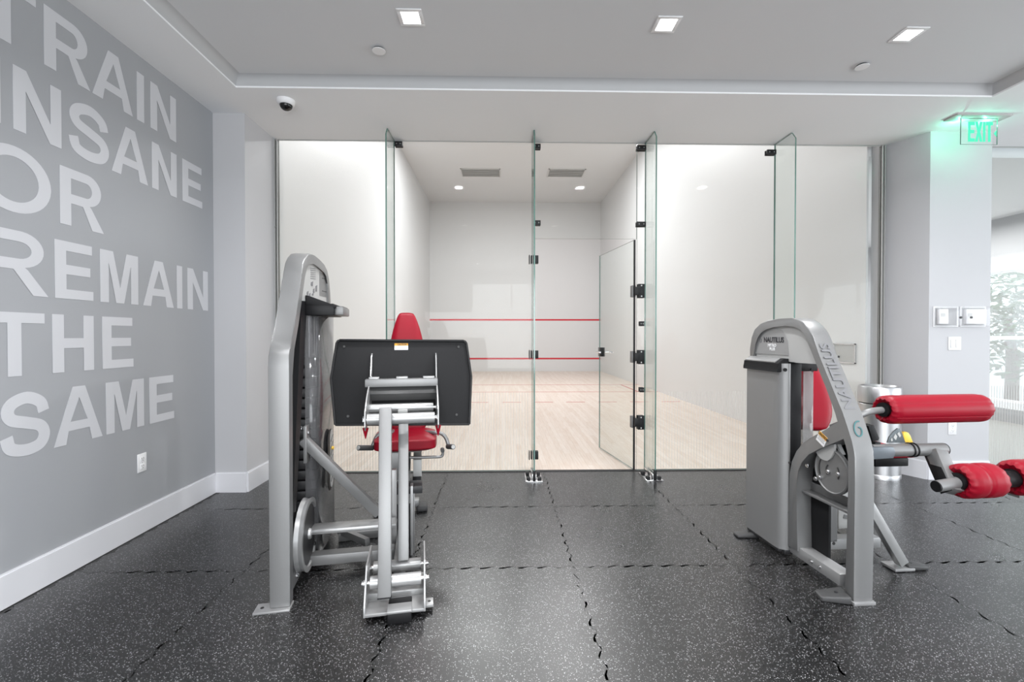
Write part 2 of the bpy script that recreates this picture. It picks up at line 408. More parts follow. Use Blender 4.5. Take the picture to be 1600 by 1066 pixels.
# court shell: 6.1 wide, 12.2 deep, 6.1 high
KX0, KX1, KY1, KZ = -2.56, 3.60, 16.5, 6.08
cf = struct(box_obj('floor_court', KX0, KX1, GY + .0, KY1, -0.2, 0.0, M['wood']), 'pale maple floor of the racquetball court')
wk = wall('wall_court_front', KX0, KX1, KY1, KY1 + .15, 0, KZ, m=M['court_wall'], label='white end wall of the court with two red lines')
wkl = wall('wall_court_left', KX0 - .15, KX0, GY + .02, KY1 + .15, 0, KZ, m=M['court_wall'], label='white left side wall of the court')
wkr = wall('wall_court_right', KX1, KX1 + .02, GY + .15, KY1 + .15, 0, KZ, m=M['court_wall'], label='white right side wall of the court')
ck = struct(box_obj('ceiling_court', KX0, KX1, GY, KY1, KZ, KZ + .1, M['court_wall']), 'white high ceiling of the court')
box_obj('header', LX - .3, RX, GY + .0, GY + .015, SZ - .004, KZ, M['court_wall'], ck)
box_obj('pier', KX0, -2.085, GY + .02, GY + .16, 0, SZ + .01, M['court_wall'], wkl)
for z in (0.46, 1.86):
    box_obj('court_line', KX0, KX1, KY1 - .004, KY1, z - .028, z + .028, M['red_line'], wk)
for y in (11.93,): box_obj('service_line', KX0, KX1, y - .025, y + .025, 0, .0015, M['pink_line'], cf)
box_obj('short_line', KX0, KX1, 10.38, 10.43, 0, .0015, M['pink_line'], cf)
x = KX0 + .1
while x < KX1 - .15:
    box_obj('dashed_line', x, x + .36, 8.78, 8.83, 0, .0015, M['pink_line'], cf); x += .62
for x in (KX0 + .46, KX1 - .46): box_obj('box_line', x - .025, x + .025, 10.4, 11.95, 0, .0015, M['pink_line'], cf)
# ceiling vents of the court
def court_vent(a, b, lab):
    p = onZ(*a, KZ); q = onZ(*b, KZ); x0, x1 = sorted((p.x, q.x)); y0, y1 = sorted((p.y, q.y))
    r = empty('air_vent', ((x0 + x1) / 2, (y0 + y1) / 2, KZ)); tag(r, lab, 'vent', 'long gray vents in the court ceiling')
    hx, hy = (x1 - x0) / 2, (y1 - y0) / 2
    bm = new_bm(); bbox(bm, -hx, hx, -hy, -hy + .03, -.02, 0); bbox(bm, -hx, hx, hy - .03, hy, -.02, 0); bbox(bm, -hx, -hx + .03, -hy, hy, -.02, 0); bbox(bm, hx - .03, hx, -hy, hy, -.02, 0)
    finish('vent_frame', bm, M['vent'], r)
    box_obj('backing', -hx + .03, hx - .03, -hy + .03, hy - .03, -.004, -.001, M['vent'], r)
    n = 8
    for k in range(n):
        y = -hy + .04 + (2 * hy - .08) * (k + .5) / n; bm = new_bm(); bar(bm, (-hx + .03, y, -.012), (hx - .03, y, -.012), .004, .045, (0, .7, .7)); finish('slat', bm, M['vent'], r)
court_vent((719, 263), (782, 276), 'left gray air vent in the court ceiling')
court_vent((854, 276), (916, 264), 'right gray air vent in the court ceiling')
# court lamps (luminaires whose light is set at the top)
for cx_ in (-.6, 1.6):
    for cy_ in (5.6, 8.2, 10.9):
        r = empty('court_lamp', (cx_, cy_, KZ)); tag(r, 'white court ceiling lamp, %s of the row %s' % ('left' if cx_ < 0 else 'right', {5.6: 'nearest the glass', 8.2: 'over mid court', 10.9: 'next to the vents'}[cy_]), 'lamp', 'court ceiling lamps above the glass header')
        box_obj('housing', -.64, .64, -.34, .34, -.05, 0, M['white'], r)
# recessed hatch in the court's right wall
p = onX(1307, 538, KX1); q = onX(1334, 567, KX1)
hb = empty('wall_hatch', (KX1, (p.y + q.y) / 2, (p.z + q.z) / 2)); tag(hb, 'small steel framed hatch in the white court wall behind the leg curl tower', 'hatch')
hh, hw = abs(p.z - q.z) / 2 + .01, abs(p.y - q.y) / 2 + .03
bm = new_bm()
for a in ((-hw, hw, hh - .012, hh), (-hw, hw, -hh, -hh + .012), (-hw, -hw + .012, -hh, hh), (hw - .012, hw, -hh, hh)): bbox(bm, -.012, 0, *a)
finish('hatch_frame', bm, M['chrome'], hb); box_obj('hatch_panel', -.005, -.001, -hw + .012, hw - .012, -hh + .012, hh - .012, M['light_panel'], hb)
bm = new_bm(); cyl(bm, (-.014, hw * .5, -.04), (-.004, hw * .5, -.04), .012, 12); finish('latch', bm, M['dark'], hb)

# annex behind the glass right of the column
af = struct(box_obj('floor_annex', 3.62, RX + .1, GY, 9.1, -0.2, 0.0, mat('pale_annex_floor', (.62, .60, .57), .4)), 'pale floor behind the right hand glass')
wall('wall_annex_back', 3.62, RX + .1, 9.0, 9.15, 0, 3.3, label='white wall of the room behind the right glass')
wa = wall('wall_annex_right', RX, RX + .15, GY + .2, 9.15, 0, .30, label='right wall with an added window, room behind the right glass')
box_obj('wall_top', RX, RX + .15, GY + .2, 9.15, 2.25, 3.3, M['white_wall'], wa); box_obj('wall_pier', RX, RX + .15, 7.0, 9.15, .3, 2.25, M['white_wall'], wa)
struct(box_obj('ceiling_annex', 3.62, RX + .1, GY + .16, 9.15, 3.05, 3.2, M['soffit']), 'white ceiling of the room behind the right glass')

# gym walls outside the view, side windows bring daylight, the back window is added for fill
wr = wall('wall_right', RX, RX + .15, BY, GY, 0, .12, label='window wall on the gym right side')
box_obj('wall_top', RX, RX + .15, BY, GY, 2.5, 3.2, M['white_wall'], wr)
for y in (BY, -2.45, 3.6): box_obj('wall_pier', RX, RX + .15, y, y + .35 + (.4 if y > 3 else 0), .12, 2.5, M['white_wall'], wr)
wb_ = wall('wall_back', LX, RX, BY - .15, BY, 0, .3, label='wall behind the camera with an added window')
box_obj('wall_top', LX, RX, BY - .15, BY, 2.9, 3.2, M['white_wall'], wb_)
for x in (LX, 6.0): box_obj('wall_pier', x, x + 1.5, BY - .15, BY, .3, 2.9, M['white_wall'], wb_)
def window(name, p0, p1, n, z0, z1):
    w_ = empty(name, (0, 0, 0)); struct(w_, 'aluminium framed window with clear panes')
    p0, p1 = Vector((*p0, 0)), Vector((*p1, 0)); d = (p1 - p0).normalized()
    for i in range(n + 1):
        c = p0.lerp(p1, i / n); bm = new_bm(); bar(bm, c + Vector((0, 0, z0)), c + Vector((0, 0, z1)), .05, .05, d); finish('mullion', bm, M['white'], w_)
    for z in (z0, z0 + .95, z1):
        bm = new_bm(); bar(bm, p0 + Vector((0, 0, z)), p1 + Vector((0, 0, z)), .05, .05); finish('transom', bm, M['white'], w_)
    for i in range(n):
        a, b = p0.lerp(p1, i / n), p0.lerp(p1, (i + 1) / n); bm = new_bm(); bar(bm, a.lerp(b, .5) + Vector((0, 0, z0)), a.lerp(b, .5) + Vector((0, 0, z1)), (b - a).length - .04, .006, (-d.y, d.x, 0)); finish('pane', bm, M['glass'], w_)
window('window_2', (RX + .07, -2.1), (RX + .07, 3.6), 5, .12, 2.5)
window('fill_window_3', (-.84, BY - .07), (6.0, BY - .07), 6, .3, 2.9)  # added back window, the opening for the soft fill lamp
window('reflection_window_5', (RX + .07, 7.0), (RX + .07, 4.6), 3, .3, 2.25)  # added window, imitates the windows reflected in the right glass
def tree(x, y, h, rad, lab):
    t = empty('garden_tree', (x, y, -.21)); tag(t, lab, 'tree', 'garden trees outside the windows')
    bm = new_bm(); tube(bm, [(0, 0, 0), (.05, .03, h * .35), (-.03, .06, h * .6)], [.11, .09, .06], 10, True); finish('trunk', bm, M['bark'], t)
    rn = random.Random(int(x * 100 + y * 7)); bm = new_bm()
    for _ in range(1500):
        d = Vector((rn.gauss(0, 1), rn.gauss(0, 1), rn.gauss(0, 1))).normalized() * rad * rn.random() ** .4
        c = Vector((0, 0, h * .62)) + Vector((d.x, d.y, d.z * 1.25)); a = Vector((rn.gauss(0, 1), rn.gauss(0, 1), rn.gauss(0, 1))).normalized(); b_ = a.orthogonal().normalized()
        a *= .11; b_ *= .035; bm.faces.new([bm.verts.new(c + q) for q in (-a, b_, a, -b_)])
    tag(finish('foliage', bm, M['leaf'], t), kind='stuff')
tree(9.4, 8.2, 3.0, 1.0, 'added leafy tree imitating the foliage reflected in the right glass')  # added tree, stands in for reflected foliage
tree(10.4, 2.2, 3.2, 1.1, 'leafy garden tree outside the gym side window'); tree(10.2, -1.6, 3.0, 1.0, 'leafy garden tree outside the rear end of the side window')
struct(box_obj('ground', -30, 60, -40, 40, -.4, -.21, M['paving']), 'pale paving outside the windows')

# ------------------------------------------------------------------ slogan on the left wall (flat paint)
def arc(cx, cy, rx, ry, a0, a1, n=14):
    return [(cx + rx * math.cos(R(a0 + (a1 - a0) * i / n)), cy + ry * math.sin(R(a0 + (a1 - a0) * i / n))) for i in range(n + 1)]
def stroke(pts, t):
    P = [Vector(p) for p in pts]; l, r = [], []
    for i, p in enumerate(P):
        d = (P[min(i + 1, len(P) - 1)] - P[max(i - 1, 0)]).normalized(); n = Vector((-d.y, d.x)) * t / 2
        l.append(p + n); r.append(p - n)
    return [(v.x, v.y) for v in l + r[::-1]]
def catmull(pts, sub=6):
    P = [Vector(p) for p in pts]; P = [2 * P[0] - P[1]] + P + [2 * P[-1] - P[-2]]; out = []
    for i in range(1, len(P) - 2):
        p0, p1, p2, p3 = P[i - 1:i + 3]
        for k in range(sub):
            t = k / sub; out.append(0.5 * ((2 * p1) + (p2 - p0) * t + (2 * p0 - 5 * p1 + 4 * p2 - p3) * t * t + (3 * p1 - p0 - 3 * p2 + p3) * t ** 3))
    out.append(P[-2]); return out
def glyph(ch, w, h):
    s = h * .205; b = h * .165
    if ch == 'I': return [[(0, 0), (0, h), (w, h), (w, 0)]]
    if ch == 'T': c = w / 2; return [[(c - s / 2, 0), (c - s / 2, h - b), (0, h - b), (0, h), (w, h), (w, h - b), (c + s / 2, h - b), (c + s / 2, 0)]]
    if ch == 'H': m = h / 2; return [[(0, 0), (0, h), (s, h), (s, m + b * .55), (w - s, m + b * .55), (w - s, h), (w, h), (w, 0), (w - s, 0), (w - s, m - b * .5), (s, m - b * .5), (s, 0)]]
    if ch == 'E': m = h * .51; return [[(0, 0), (0, h), (w * .97, h), (w * .97, h - b), (s, h - b), (s, m + b / 2), (w * .92, m + b / 2), (w * .92, m - b / 2), (s, m - b / 2), (s, b), (w, b), (w, 0)]]
    if ch == 'N': return [[(0, 0), (0, h), (s * .98, h), (w - s * .93, h * .33), (w - s * .93, h), (w, h), (w, 0), (w - s * .98, 0), (s * .93, h * .67), (s * .93, 0)]]
    if ch == 'M': c = w / 2; q = s * .92; return [[(0, 0), (0, h), (q * 1.55, h), (c, h * .30), (w - q * 1.55, h), (w, h), (w, 0), (w - q, 0), (w - q, h * .76), (c + q * .5, 0), (c - q * .5, 0), (q, h * .76), (q, 0)]]
    if ch == 'A':
        c = w / 2; a = s * 1.08; k = h * .23; k2 = k + b * .95
        def xl(z, o): return o + (c - .5 * a - 0) * z / h
        lo = lambda z: (c - a * .52) * z / h + a
        ho = [(0, 0), (c - a * .54, h), (c + a * .54, h), (w, 0), (w - a, 0), (w - a - (c - a * .95) * k / h * .78, k), (a + (c - a * .95) * k / h * .78, k), (a, 0)]
        return [ho, [(a + (c - a) * k2 / h * .86, k2), (w - a - (c - a) * k2 / h * .86, k2), (c, h * .80)]]
    if ch == 'O': return [arc(w / 2, h / 2, w / 2, h * .515, 0, 357, 40), arc(w / 2, h / 2, w / 2 - s, h * .515 - b * 1.0, 0, 357, 40)]
    if ch == 'R':
        o = [(0, 0), (0, h), (w * .58, h)] + arc(w * .60, h * .715, w * .335, h * .285, 85, -80, 14) + [(w * .70, h * .40), (w, 0), (w - s * 1.2, 0), (w * .50, h * .395), (s, h * .395), (s, 0)]
        i = [(s, h - b), (w * .58, h - b)] + arc(w * .58, h * .70, w * .335 - s * .85, h * .135, 88, -88, 10) + [(s, h * .56)]
        return [o, i]
    if ch == 'S':
        P = [(.88, .66), (.80, .82), (.52, .915), (.22, .85), (.115, .72), (.20, .59), (.50, .515), (.80, .43), (.89, .28), (.78, .13), (.48, .083), (.17, .15), (.085, .33)]
        return [stroke(catmull([(x * w, y * h) for x, y in P]), b * 1.12)]
def wally(px): return onX(px, 500, LX).y
rows = [  # baseline, [(letter, left px, right px or y metres)]
    (2.672, [('T', -2.075, 61), ('R', 73.2, 144.5), ('A', 147.5, 210), ('I', 216.6, 227.8), ('N', 237.6, 277.2)]),
    (2.275, [('I', -2.075, 4.5), ('N', 24, 98.7), ('S', 111.5, 172), ('A', 176.2, 232.8), ('N', 239, 277.5), ('E', 286.4, 317)]),
    (1.879, [('O', -2.085, 81.5), ('R', 95.2, 163.3)]),
    (1.480, [('R', -2.085, 75.6), ('E', 86, 145.8), ('M', 156.7, 216), ('A', 223.4, 271.3), ('I', 276.4, 284.8), ('N', 293, 324.8)]),
    (1.085, [('T', -2.11, 69), ('H', 81, 145.8), ('E', 159.2, 207.5)]),
    (0.693, [('S', 0, 74.4), ('A', 81.4, 158), ('M', 164, 223.4), ('E', 232.2, 270.6)])]
for zb, lets in rows:
    for ch, a, b in lets:
        y0 = -a if a < 0 else wally(a); y1 = wally(b); h = .309
        loops_mesh('letter', glyph(ch, y1 - y0, h), M['letter'], wl, basis((LX + .0012, y0, zb), (0, 1, 0), (0, 0, 1)), .0008)

# ------------------------------------------------------------------ glass front of the court
gf = empty('window_1', (0, GY, 0)); struct(gf, 'frameless glass front of the court with glass fins')
def pane(x0, x1, z0, z1, par=gf, m=None, y=0.0, name='pane', edge=True):
    bm = new_bm(); bbox(bm, x0, x1, y - .006, y + .006, z0, z1)
    o = finish(name, bm, [m or M['glass'], M['edge']], par, 20)
    if edge:
        for f in o.data.polygons:
            if abs(f.normal.y) < .5: f.material_index = 1
    return o
FX = [onY(604, 400, GY - .3).x, onY(835, 400, GY - .3).x, onY(1024.5, 400, GY - .3).x, onY(1241, 400, GY - .3).x]
GX0, GX1 = -2.085, 3.645
DX0, DX1, DZ = FX[1] + .03, FX[2] - .085, 2.185
pane(GX0 + .03, FX[0] - .002, .012, SZ); pane(FX[0] + .002, FX[1] - .002, .012, SZ)
pane(DX0 - .026, DX1 + .004, DZ + .006, SZ, name='transom_pane'); pane(DX1 + .008, FX[2] - .002, .012, SZ, name='side_pane')
pane(FX[2] + .002, FX[3] - .002, .012, SZ); pane(FX[3] + .002, GX1 - .03, .012, SZ)
# etched stripes on the lower glass
for a, b in ((GX0 + .04, FX[0] - .02), (FX[0] + .02, FX[1] - .02), (FX[2] + .02, FX[3] - .02), (FX[3] + .02, GX1 - .04)):
    bm = new_bm(); x = a
    while x < b:
        for yy in (-.0068,): bbox(bm, x, x + .0030, yy - .0003, yy + .0003, .03, .755)
        x += .0265
    tag(finish('etched_stripes', bm, M['stripe'], gf), kind='stuff')
# channels at both ends
for x in (GX0, GX1 - .03):
    bm = new_bm(); bbox(bm, x, x + .006, -.02, .02, 0, SZ); bbox(bm, x + .024, x + .03, -.02, .02, 0, SZ); bbox(bm, x, x + .03, .014, .02, 0, SZ)
    finish('side_channel', bm, M['light_panel'], gf)
bm = new_bm(); cyl(bm, (GX0 + .012, -.024, 2.28), (GX0 + .012, -.02, 2.28), .006, 10); finish('rivet', bm, M['mid'], gf)
def clamp(par, x0, x1, z, h=.045, deep=.02, name='clamp', dots=2):
    bm = new_bm(); bbox(bm, x0, x1, -.006 - deep, -.007, z - h / 2, z + h / 2, .002); bbox(bm, x0, x1, .007, .007 + deep * .8, z - h / 2, z + h / 2, .002)
    c = finish(name, bm, M['black'], par)
    for k in range(dots):
        xx = x0 + (x1 - x0) * (k + .5) / dots; bm = new_bm(); cyl(bm, (xx, -.006 - deep - .001, z), (xx, -.006 - deep + .001, z), .006, 12); finish('screw', bm, M['mid'], c)
    return c
FIN_D = .31
def fin(x, zs, shoe=True):
    f = empty('glass_fin', (x, 0, 0), 0, gf)
    bm = new_bm(); prism(bm, [(-.006, -.008, .03), (-.006, -FIN_D, .03), (-.006, -FIN_D, SZ - .07), (-.006, -FIN_D + .05, SZ - .003), (-.006, -.008, SZ - .003)], (.012, 0, 0))
    o = finish('fin_pane', bm, [M['fin_glass'], M['edge']], f, 20)
    for p in o.data.polygons:
        if abs(p.normal.x) < .5: p.material_index = 1
    for z, kind in zs:
        if kind == 'r': clamp(f, .008, .078, z)
        if kind == 'l': clamp(f, -.085, .002, z)
        if kind == 'b':
            clamp(f, -.012, .058, z, .075, dots=0)
            box_obj('strike_plate', -.03, -.022, -.03, .02, z - .04, z + .04, M['black'], f)
        if kind == 's': clamp(f, -.052, -.012, z, .045)
    if shoe:
        bm = new_bm(); bbox(bm, -.075, .075, -FIN_D + .0, -.06, 0, .008, .001); bbox(bm, -.02, -.008, -FIN_D + .01, -.07, .008, .06, .002); bbox(bm, .008, .02, -FIN_D + .01, -.07, .008, .06, .002)
        finish('floor_shoe', bm, M['chrome'], f)
        for sx in (-.05, .05):
            for yy in (-FIN_D + .05, -.11):
                box_obj('bolt', sx - .016, sx + .016, yy - .02, yy + .02, .008, .03, M['black'], f, .003)
        box_obj('edge_guard', -.012, .012, -FIN_D - .006, -FIN_D + .02, .008, .10, M['black'], f, .002)
def gz(py, x=835): return onY(x, py, GY).z
fin(FX[0], [(gz(226, 616), 'r')], False)
fin(FX[1], [(gz(230), 'r'), (gz(349), 'r'), (gz(406), 'b'), (gz(554), 'b'), (gz(711), 'b')])
fin(FX[2], [(gz(232, 1000), 'l'), (gz(351, 1000), 'l'), (gz(506, 1000), 's'), (gz(609, 1000), 's')])
fin(FX[3], [(gz(239, 1210), 'l')], False)
# fin 0 and fin 3 clamps sit on both sides
# glass door, swung into the court
HX = DX1 - .012
dr = empty('door_1', (HX, GY, 0)); struct(dr, 'frameless glass door standing open into the court')
fe = onY(937, 552, 5.16); DL = .885; ang = math.atan2(.875, -(HX - fe.x))
lf = empty('door_leaf', (0, 0, 0), ang, dr)
bm = new_bm(); bbox(bm, 0.01, DL, -.006, .006, .012, DZ); o = finish('leaf_pane', bm, [M['fin_glass'], M['edge']], lf, 20)
for p in o.data.polygons:
    if abs(p.normal.y) < .5: p.material_index = 1
box_obj('edge_seal', .0, .010, -.008, .008, .012, DZ, M['black'], lf)
box_obj('lock_case', DL - .10, DL - .045, -.022, .022, 1.05, 1.15, M['black'], lf, .002)
box_obj('keeper_plate', DL - .045, DL - .004, -.02, .02, 1.05, 1.15, M['mid'], lf, .002)
bm = new_bm(); tube(bm, [(DL - .07, .02, 1.10), (DL - .07, .06, 1.10), (DL - .09, .068, 1.10), (DL - .19, .068, 1.10)], .009, 10, sub=2)
tube(bm, [(DL - .07, -.02, 1.10), (DL - .07, -.06, 1.10), (DL - .09, -.068, 1.10), (DL - .19, -.068, 1.10)], .009, 10, sub=2); finish('lever_handle', bm, M['chrome'], lf)
for py in (455, 558, 660):
    z = gz(py, 995); h_ = empty('hinge', (0, 0, z), 0, dr)
    bm = new_bm(); bbox(bm, .028, .088, -.026, -.007, -.066, .066, .002); bbox(bm, .028, .088, .007, .022, -.066, .066, .002); bbox(bm, -.004, .05, -.028, .026, -.038, .038, .002); finish('hinge_plate', bm, M['black'], h_)
    bm = new_bm(); bbox(bm, .012, .058, -.018, .018, -.055, .055, .002, mx=Matrix.Rotation(ang, 4, 'Z')); finish('leaf_plate', bm, M['mid'], h_)
    for k, (sx, sz) in enumerate(((.058, .05), (.058, -.05))):
        bm = new_bm(); cyl(bm, (sx, -.028, sz), (sx, -.025, sz), .007, 12); finish('screw', bm, M['light_panel'], h_)
# right hand glass beyond the column
g4 = empty('window_4', (0, GY, 0)); struct(g4, 'reflective glass partition right of the column')
pane(4.36, 5.75, .012, SZ, g4, M['dark_glass']); pane(5.756, 7.2, .012, SZ, g4, M['dark_glass'])
bm = new_bm(); x = 4.37
while x < 7.2: bbox(bm, x, x + .0030, -.0074, -.0068, .03, .80); x += .0265
tag(finish('etched_stripes', bm, M['stripe'], g4), kind='stuff')

# ------------------------------------------------------------------ ceiling fixtures
def downlight(x, y, lab, seen=True):
    r = empty('ceiling_light', (x, y, CZ)); tag(r, lab, 'ceiling light', 'square recessed downlights in the gray ceiling')
    s = .073; bm = new_bm()
    for a in ((-s, s, -s, -s + .022), (-s, s, s - .022, s), (-s, -s + .022, -s + .022, s - .022), (s - .022, s, -s + .022, s - .022)): bbox(bm, a[0], a[1], a[2], a[3], -.005, 0, .001)
    finish('bezel', bm, M['white'], r)
    box_obj('lens', -s + .021, s - .021, -s + .021, s - .021, -.004, -.001, M['lens'], r)
    a_ = area('downlight_lamp', (x, y, CZ - .006), (0, 0, 0), .09, .09, DOWN_P, (.98, .985, 1.0), 150); a_.parent = r; a_.location = (0, 0, -.006)
pp = [onZ(642, 27, CZ), onZ(1041, 38, CZ), onZ(1419, 54, CZ)]
for p, l in zip(pp, ('left square downlight in the gray ceiling, left of the middle', 'middle one of the three square ceiling downlights', 'right square downlight nearest the exit sign')): downlight(p.x, p.y, l)
for x in (-.62, .92, 2.5):
    for y in (.75, -1.5, -3.4): downlight(x, y, 'square downlight behind the visible row, %s in the %s row' % ({-.62: 'left', .92: 'middle', 2.5: 'right'}[x], {.75: 'first', -1.5: 'second', -3.4: 'last'}[y]))
for px, py, l in ((592, 77, 'round white sprinkler cover below and left of the left downlight'), (1347, 102, 'round white sprinkler cover below the right downlight')):
    p = onZ(px, py, CZ); r = empty('sprinkler_cover', p); tag(r, l, 'sprinkler cover', 'round sprinkler covers on the gray ceiling')
    bm = new_bm(); lathe(bm, [(.034, 0), (.034, -.010)], 32); finish('gap_ring', bm, M['slot'], r)
    bm = new_bm(); lathe(bm, [(.002, -.010), (.042, -.010), (.043, -.012), (.042, -.014), (.002, -.015)], 32); finish('cover_disc', bm, M['white'], r)
p = onZ(447, 157, SZ); r = empty('dome_camera', p); tag(r, 'small white dome security camera with black bubble on the soffit', 'camera')
bm = new_bm(); lathe(bm, [(.066, 0), (.066, -.012), (.060, -.030), (.050, -.038), (.046, -.038)], 36); finish('housing', bm, M['white'], r)
bm = new_bm(); lathe(bm, [(.046, -.034)] + [(.046 * math.cos(t), -.036 - .042 * math.sin(t)) for t in [k * PI / 2 / 8 for k in range(8)]] + [(.001, -.079)], 32); finish('bubble', bm, mat('black_bubble', (.005, .005, .005), .05), r)
# exit sign, edge lit glass under a ceiling plate
a, b = onZ(1489, 189, SZ), onZ(1573, 183, SZ); c = (a + b) / 2
EY = onZ(1530, 183, SZ).y
es = empty('exit_sign', (onZ(1530, 183, SZ).x, EY, SZ)); tag(es, 'edge-lit clear EXIT sign with green letters hanging from the soffit', 'exit sign')
x0 = onY(1501, 200, EY).x - es.location.x; x1 = onY(1558, 200, EY).x - es.location.x; zb = onY(1530, 226, EY).z - SZ
box_obj('ceiling_plate', x0 - .09, x1 + .07, -.06, .06, -.012, 0, M['light_panel'], es, .003)
bm = new_bm(); bbox(bm, x0, x1, -.004, .004, zb, -.012); o = finish('sign_panel', bm, [M['acrylic'], M['edge']], es, 20)
for p in o.data.polygons:
    if abs(p.normal.y) < .5: p.material_index = 1
xc = (onY(1530, 200, EY).x - es.location.x); zt = onY(1530, 191, EY).z - SZ; zl = onY(1530, 222, EY).z - SZ
def sl(px): return onY(px, 205, EY).x - es.location.x
def sgl(ch, a, b):
    h = zt - zl; w_ = b - a; s = w_ * .36
    if ch == 'X': L = [[(0, 0), (w_ / 2 - s * .55, h / 2), (0, h), (s, h), (w_ / 2, h * .68), (w_ - s, h), (w_, h), (w_ / 2 + s * .55, h / 2), (w_, 0), (w_ - s, 0), (w_ / 2, h * .32), (s, 0)]]
    elif ch == 'E': L = [[(0, 0), (0, h), (w_, h), (w_, h * .83), (s, h * .83), (s, h * .59), (w_ * .9, h * .59), (w_ * .9, h * .42), (s, h * .42), (s, h * .17), (w_, h * .17), (w_, 0)]]
    elif ch == 'T': L = [[(w_ / 2 - s / 2, 0), (w_ / 2 - s / 2, h * .83), (0, h * .83), (0, h), (w_, h), (w_, h * .83), (w_ / 2 + s / 2, h * .83), (w_ / 2 + s / 2, 0)]]
    elif ch == 'I': L = [[(0, 0), (0, h), (w_, h), (w_, 0)]]
    else: L = [[(0, h * .42), (w_, h * .58), (w_, h * .26)]]
    loops_mesh('sign_letter', L, M['sign_ink'], es, basis((a, -.006, zl), (1, 0, 0), (0, 0, 1)), .0008)
for ch, a, b in (('E', 1511.5, 1522), ('X', 1522.5, 1534), ('I', 1534.8, 1538.5), ('T', 1539.2, 1550), ('<', 1551.5, 1555.5)): sgl(ch, sl(a), sl(b))
for p_, e_ in (((-.12, .05, -.06), .75), ((.10, .04, -.05), .6)):       # the sign's own green light
    l_ = bpy.data.lights.new('exit_sign_glow', 'POINT'); l_.energy = e_; l_.color = (.22, 1.0, .64); l_.shadow_soft_size = 0.0
    o_ = bpy.data.objects.new('exit_sign_glow', l_); COL.objects.link(o_); o_.parent = es; o_.location = p_

# ------------------------------------------------------------------ wall plates
def outlet(loc, rz, lab):
    r = empty('wall_outlet', loc, rz); tag(r, lab, 'outlet')
    box_obj('cover_plate', -.037, .037, -.006, 0, -.06, .06, M['white'], r, .003)
    for z in (-.024, .024):
        f = box_obj('receptacle', -.017, .017, -.009, -.005, z - .016, z + .016, M['white'], r, .004)
        for sx in (-.007, .007): box_obj('slot', sx - .0015, sx + .0015, -.0096, -.008, z, z + .009, M['slot'], f)
        bm = new_bm(); cyl(bm, (0, -.0096, z - .008), (0, -.008, z - .008), .0028, 8); finish('ground_hole', bm, M['slot'], f)
    bm = new_bm(); cyl(bm, (0, -.0075, 0), (0, -.005, 0), .003, 8); finish('screw', bm, M['light_panel'], r)
outlet((LX, onX(221, 723, LX).y, onX(221, 723, LX).z), R(90), 'white double outlet low on the gray slogan wall')
p = onY(1487.5, 669, 3.98); outlet((p.x, 3.98, p.z), 0, 'white double outlet low on the right column')
p = onY(1491, 537, 3.98); r = empty('light_switch', (p.x, 3.98, p.z)); tag(r, 'white double rocker switch below the clear boxes on the column', 'switch')
box_obj('cover_plate', -.058, .058, -.006, 0, -.06, .06, M['white'], r, .003)
for sx in (-.024, .024):
    bm = new_bm(); bbox(bm, sx - .017, sx + .017, -.011, -.005, -.034, .034, .002, mx=Matrix.Rotation(R(2.5), 4, 'X')); finish('rocker', bm, M['white'], r)
    box_obj('rocker_gap', sx - .019, sx + .019, -.0066, -.0055, -.036, .036, M['vent'], r)
for (xa, xb), l, plain in (((1457, 1497), 'clear lockable box over a wall thermostat, left of the pair', 0), ((1499, 1540), 'clear lockable box over a white wall control, right of the pair', 1)):
    p = onY(xa, 479, 3.98); q = onY(xb, 511, 3.98); w_, h_ = (q.x - p.x) / 2 - .004, (p.z - q.z) / 2
    r = empty('thermostat_guard', ((p.x + q.x) / 2, 3.98, (p.z + q.z) / 2)); tag(r, l, 'thermostat box', 'clear boxes on the right column')
    box_obj('back_plate', -w_, w_, -.006, 0, -h_, h_, M['white'], r, .002)
    bm = new_bm(); bbox(bm, -w_ + .006, w_ - .006, -.075, -.006, -h_ + .006, h_ - .006, .008); finish('clear_cover', bm, M['acrylic'], r)
    box_obj('control', -w_ + .03, (.0 if not plain else w_ - .02), -.03, -.006, -h_ + .025, h_ - .025, M['white'], r, .004)
    box_obj('control_screen', -w_ + .045, -w_ + .085, -.0315, -.029, .0, .03, M['vent'], r)
    bm = new_bm(); cyl(bm, (w_ * .55 if not plain else -w_ + .025, -.082, -.01), (w_ * .55 if not plain else -w_ + .025, -.074, -.01), .010, 12); finish('key_lock', bm, M['dark'], r)

# ------------------------------------------------------------------ waste bin
BX, BYY = onZ(1385, 748, 0).x + .02, 4.02 - .0
BX = 3.46; BYY = 4.10
bn = empty('waste_bin', (BX, BYY, 0)); tag(bn, 'round brushed steel waste bin beside the right column', 'waste bin')
rr = .158
bm = new_bm(); lathe(bm, [(rr - .01, 0), (rr, .01), (rr, .66), (rr - .004, .664)], 48); finish('bin_body', bm, M['brushed'], bn)
bm = new_bm(); lathe(bm, [(rr - .006, .664), (rr - .006, .675)], 48); finish('bin_gap', bm, M['slot'], bn)
bm = new_bm(); lathe(bm, [(rr + .002, .675), (rr + .004, .69), (rr + .004, .81), (rr - .003, .822), (rr - .02, .826), (rr - .04, .80), (.002, .79)], 48); finish('bin_lid', bm, M['brushed'], bn)
bm = new_bm(); lathe(bm, [(rr + .003, .0), (rr + .003, .035), (rr, .04)], 48); finish('base_ring', bm, M['brushed'], bn)

